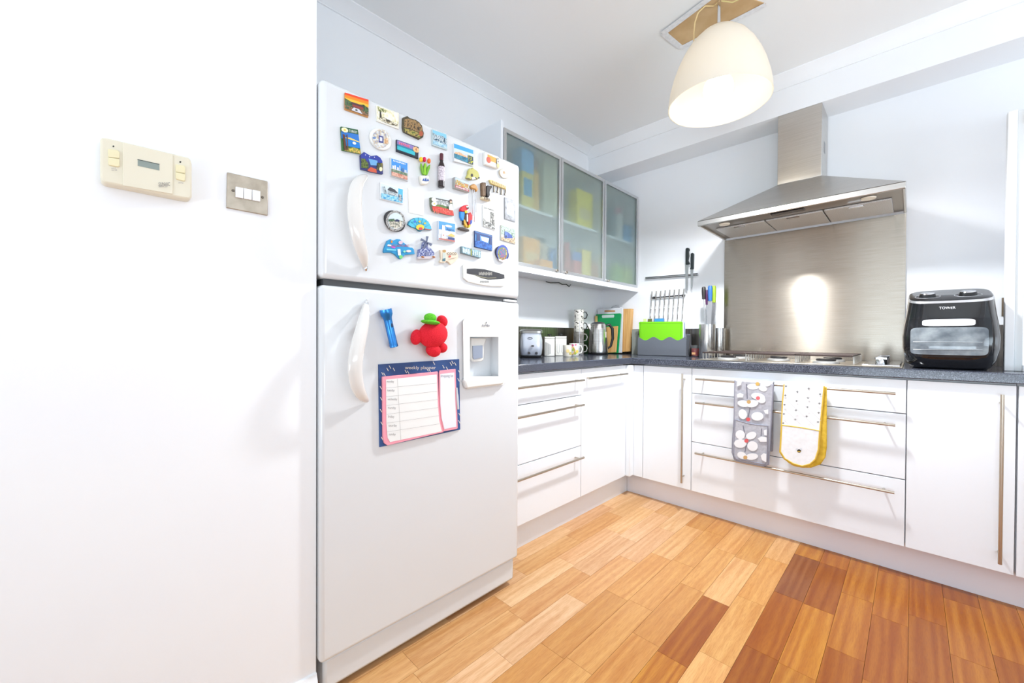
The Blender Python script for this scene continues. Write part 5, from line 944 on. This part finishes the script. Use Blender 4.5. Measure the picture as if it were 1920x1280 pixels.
hp = [kc+rv*R3*.75+U*hk*.90, kc+rv*R3*1.15+U*hk*.93, kc+rv*R3*1.45+U*hk*.8, kc+rv*R3*1.5+U*hk*.5, kc+rv*R3*1.3+U*hk*.26, kc+rv*R3*1.0+U*hk*.18]
one('handle', p_tube(hp, [.008, .011, .012, .011, .009, .006], 10), BLACK, t, smooth=60)
one('water_gauge', p_obox(kc+rv*R3*.62-fv*R3*.62+U*hk*.5, rv*R3*.09+fv*R3*.09, -fv*.002+rv*.002, U*hk*.2), mat((206, 196, 180), .2), t, bevel=.001)
# ------------------------------------------------------------------ mugs
def mug(label, x, px, z, r, h, m, hm, hdir=1, group=None, decor=None):
    y = col_y(px, x, z); c = Vector((x, y, z)); t = thing('mug', label, 'mug', c, group)
    one('cup', p_lathe([(r*.9, 0), (r, .004), (r, h), (r-.003, h), (r-.0035, .006), (.0005, .006)], c, 28, caps=False), m, t, smooth=50)
    one('handle', p_tube([c+rv*hdir*r*.96+U*h*.82, c+rv*hdir*r*1.45+U*h*.8, c+rv*hdir*r*1.72+U*h*.55, c+rv*hdir*r*1.5+U*h*.25, c+rv*hdir*r*.96+U*h*.2], .0045, 8), hm, t, smooth=60)
    if decor:
        for (u, v_, rr_, cc) in decor:
            a = math.pi*.5*u; n_ = (-fv*math.cos(a)+rv*math.sin(a)); q = c+n_*(r+.0006)+U*h*v_; tt = n_.cross(U)
            one('painted_flower', p_prism([q+tt*rr_*math.cos(b)+U*rr_*math.sin(b) for b in [2*math.pi*i/10 for i in range(10)]], tuple(n_*.0006)), mat(cc, .4), t)
    return t
SPOT = noise_mat('spots', [(40, 36, 34), (226, 220, 206), (236, 232, 222)], 75, .3, detail=1, spread=(.36, .44)); GLS = noise_mat('glassmug', [(120, 116, 110), (150, 146, 140)], 30, .15)
mx_ = .10; myy = col_y(1085.5, mx_); msc = px_size((mx_, myy, .91)); mh = 20.6*msc
for i, (m, lab) in enumerate(((mat((150, 146, 140), .12, key='smoke', coat=.5), 'smoky glass mug at the bottom of the mug tower'), (GLS, 'grey mug second from the bottom of the mug tower'), (SPOT, 'cream spotted mug second from the top of the mug tower'), (SPOT, 'cream spotted mug on top of the mug tower'))):
    mug(lab, mx_, 1085.5, .9146+i*(mh+.0006), 9*msc, mh, m, m if i < 2 else BLACK, 1, 'mugs in the tower')
t = thing('mug_stand', 'thin wire stand holding the tower of mugs', 'mug stand', (mx_, myy, .9106)); mbb = MB(); rS = 9*msc+.0025
mbb.add(p_tube([(mx_+rS*math.cos(a), myy+rS*math.sin(a), .9128) for a in [2*math.pi*i/20 for i in range(20)]], .0016, 6, True), CHROME)
for a in (2.0, 3.6, 5.4): mbb.add(p_tube([(mx_+rS*math.cos(a), myy+rS*math.sin(a), .9128), (mx_+rS*math.cos(a), myy+rS*math.sin(a), .9146+3*(mh+.0006))], .0013, 6), CHROME)
build('wire_frame', mbb, t)
CW = mat((240, 238, 230), .25, key='china')
mug('white china mug with pink and yellow flowers', .19, 1076.5, .9106, 9*px_size((.19, -.62, .91)), .088, CW, CW, 1, None, [(-.3, .85, .009, (206, 90, 130)), (.1, .9, .007, (220, 120, 150)), (.3, .35, .012, (226, 200, 90)), (-.2, .5, .01, (170, 190, 80)), (.05, .2, .009, (150, 170, 60))])
mug('cream mug with a golden crescent beside the white canisters', .25, 1063.5, .9106, 8*px_size((.25, -.72, .91)), .078, mat((240, 232, 214), .25), mat((190, 150, 70), .3), 1, None, [(0, .5, .012, (222, 196, 130)), (.4, .3, .01, (190, 176, 90))])
# ------------------------------------------------------------------ canisters
for i, (px0, px1, lab) in enumerate(((1021, 1040, 'white square canister with black knob next to the toaster'), (1041, 1062, 'white embossed canister with black knob beside the mugs'))):
    x = .13; y0 = col_y(px0, x); y1 = col_y(px1, x); c = Vector((x, (y0+y1)/2, .9106)); s = px_size(c); hw = s*(px1-px0)/2; hh = 36.5*s
    t = thing('canister', lab, 'canister', c, 'white canisters on the worktop'); a_ = rv*hw; b_ = fv*hw*.9; cc = c+fv*hw*.9
    one('body', p_obox(cc+U*hh*.45, a_, b_, U*hh*.45), CW, t, bevel=.004); one('lid', p_obox(cc+U*hh*.955, a_*1.01, b_*1.01, U*hh*.045), CW, t, bevel=.003)
    one('knob', p_lathe([(.004, 0), (.005, .006), (.016, .014), (.016, .018)], cc+U*hh*1.0005, 16), BLACK, t)
    if i == 0:
        for k in range(5): one('print_stripe', p_obox(c+rv*hw*(-.75+.22*k)-fv*.0008+U*hh*.36, rv*hw*.05, fv*.0006, U*hh*(.36-.03*k)), mat((90+20*k, 88+20*k, 88+20*k), .5), t)
    else:
        for dx in (-.45, .35): one('embossed_cup', p_tube([c+rv*hw*(dx-.22)+U*hh*.62, c+rv*hw*(dx-.2)+U*hh*.2, c+rv*hw*(dx)+U*hh*.12, c+rv*hw*(dx+.2)+U*hh*.2, c+rv*hw*(dx+.22)+U*hh*.62], .0022, 6), mat((206, 208, 208), .3), t)
# ------------------------------------------------------------------ toaster
x = .21; y = col_y(996, x); c = Vector((x, y, .9106)); s = px_size(c); th_ = 54*s; rot = math.radians(45)
t = thing('toaster', 'chrome toaster with rounded ends beside the fridge', 'toaster', c)
tw_ = 43*s
one('body', rings([(.014, tw_*.86, .19, 0, 0), (.02, tw_*.92, .20, 0, 0), (th_*.35, tw_*1.0, .21, 0, 0), (th_*.65, tw_*.98, .21, 0, 0), (th_*.86, tw_*.88, .20, 0, 0)], c+fv*.08, rot, ex=5), mat((222, 228, 240), .16, .55, key='toaster'), t, smooth=50)
one('top_cover', rings([(th_*.862, tw_*1.06, .215, 0, 0), (th_*.93, tw_*1.06, .215, 0, 0), (th_*.985, tw_*.9, .19, 0, 0), (th_, tw_*.7, .17, 0, 0)], c+fv*.08, rot, ex=5), mat((176, 176, 172), .2, .9), t, smooth=50)
one('base', rings([(.004, tw_*.95, .205, 0, 0), (.0135, tw_*.98, .21, 0, 0)], c+fv*.08, rot, ex=5), BLACK, t, smooth=50)
for a_, b_ in ((-1, -1), (1, -1), (1, 1), (-1, 1)): one('foot', p_lathe([(.008, 0), (.008, .0045)], c+fv*.08+rv*tw_*.36*a_+fv*.075*b_, 12), BLACK, t)
fc = c+fv*.08-fv*.1075
one('badge', p_tube([fc-rv*tw_*.06+rv*.015*math.cos(a)+U*(th_*.68+.0055*math.sin(a))+fv*.002 for a in [2*math.pi*i/16 for i in range(16)]], .0016, 6, True), mat((110, 112, 118), .3, .7), t)
one('lever', p_obox(fc+rv*tw_*.05+U*th_*.42-fv*.006, rv*.008, fv*.009, U*.004), BLACK, t, bevel=.001)
for dx in (-.1, .22): one('dial', p_lathe([(.009, 0), (.007, .008)], fc+rv*tw_*dx+U*th_*.17+fv*.004, 14, tuple(-fv)), mat((60, 60, 64), .3), t)
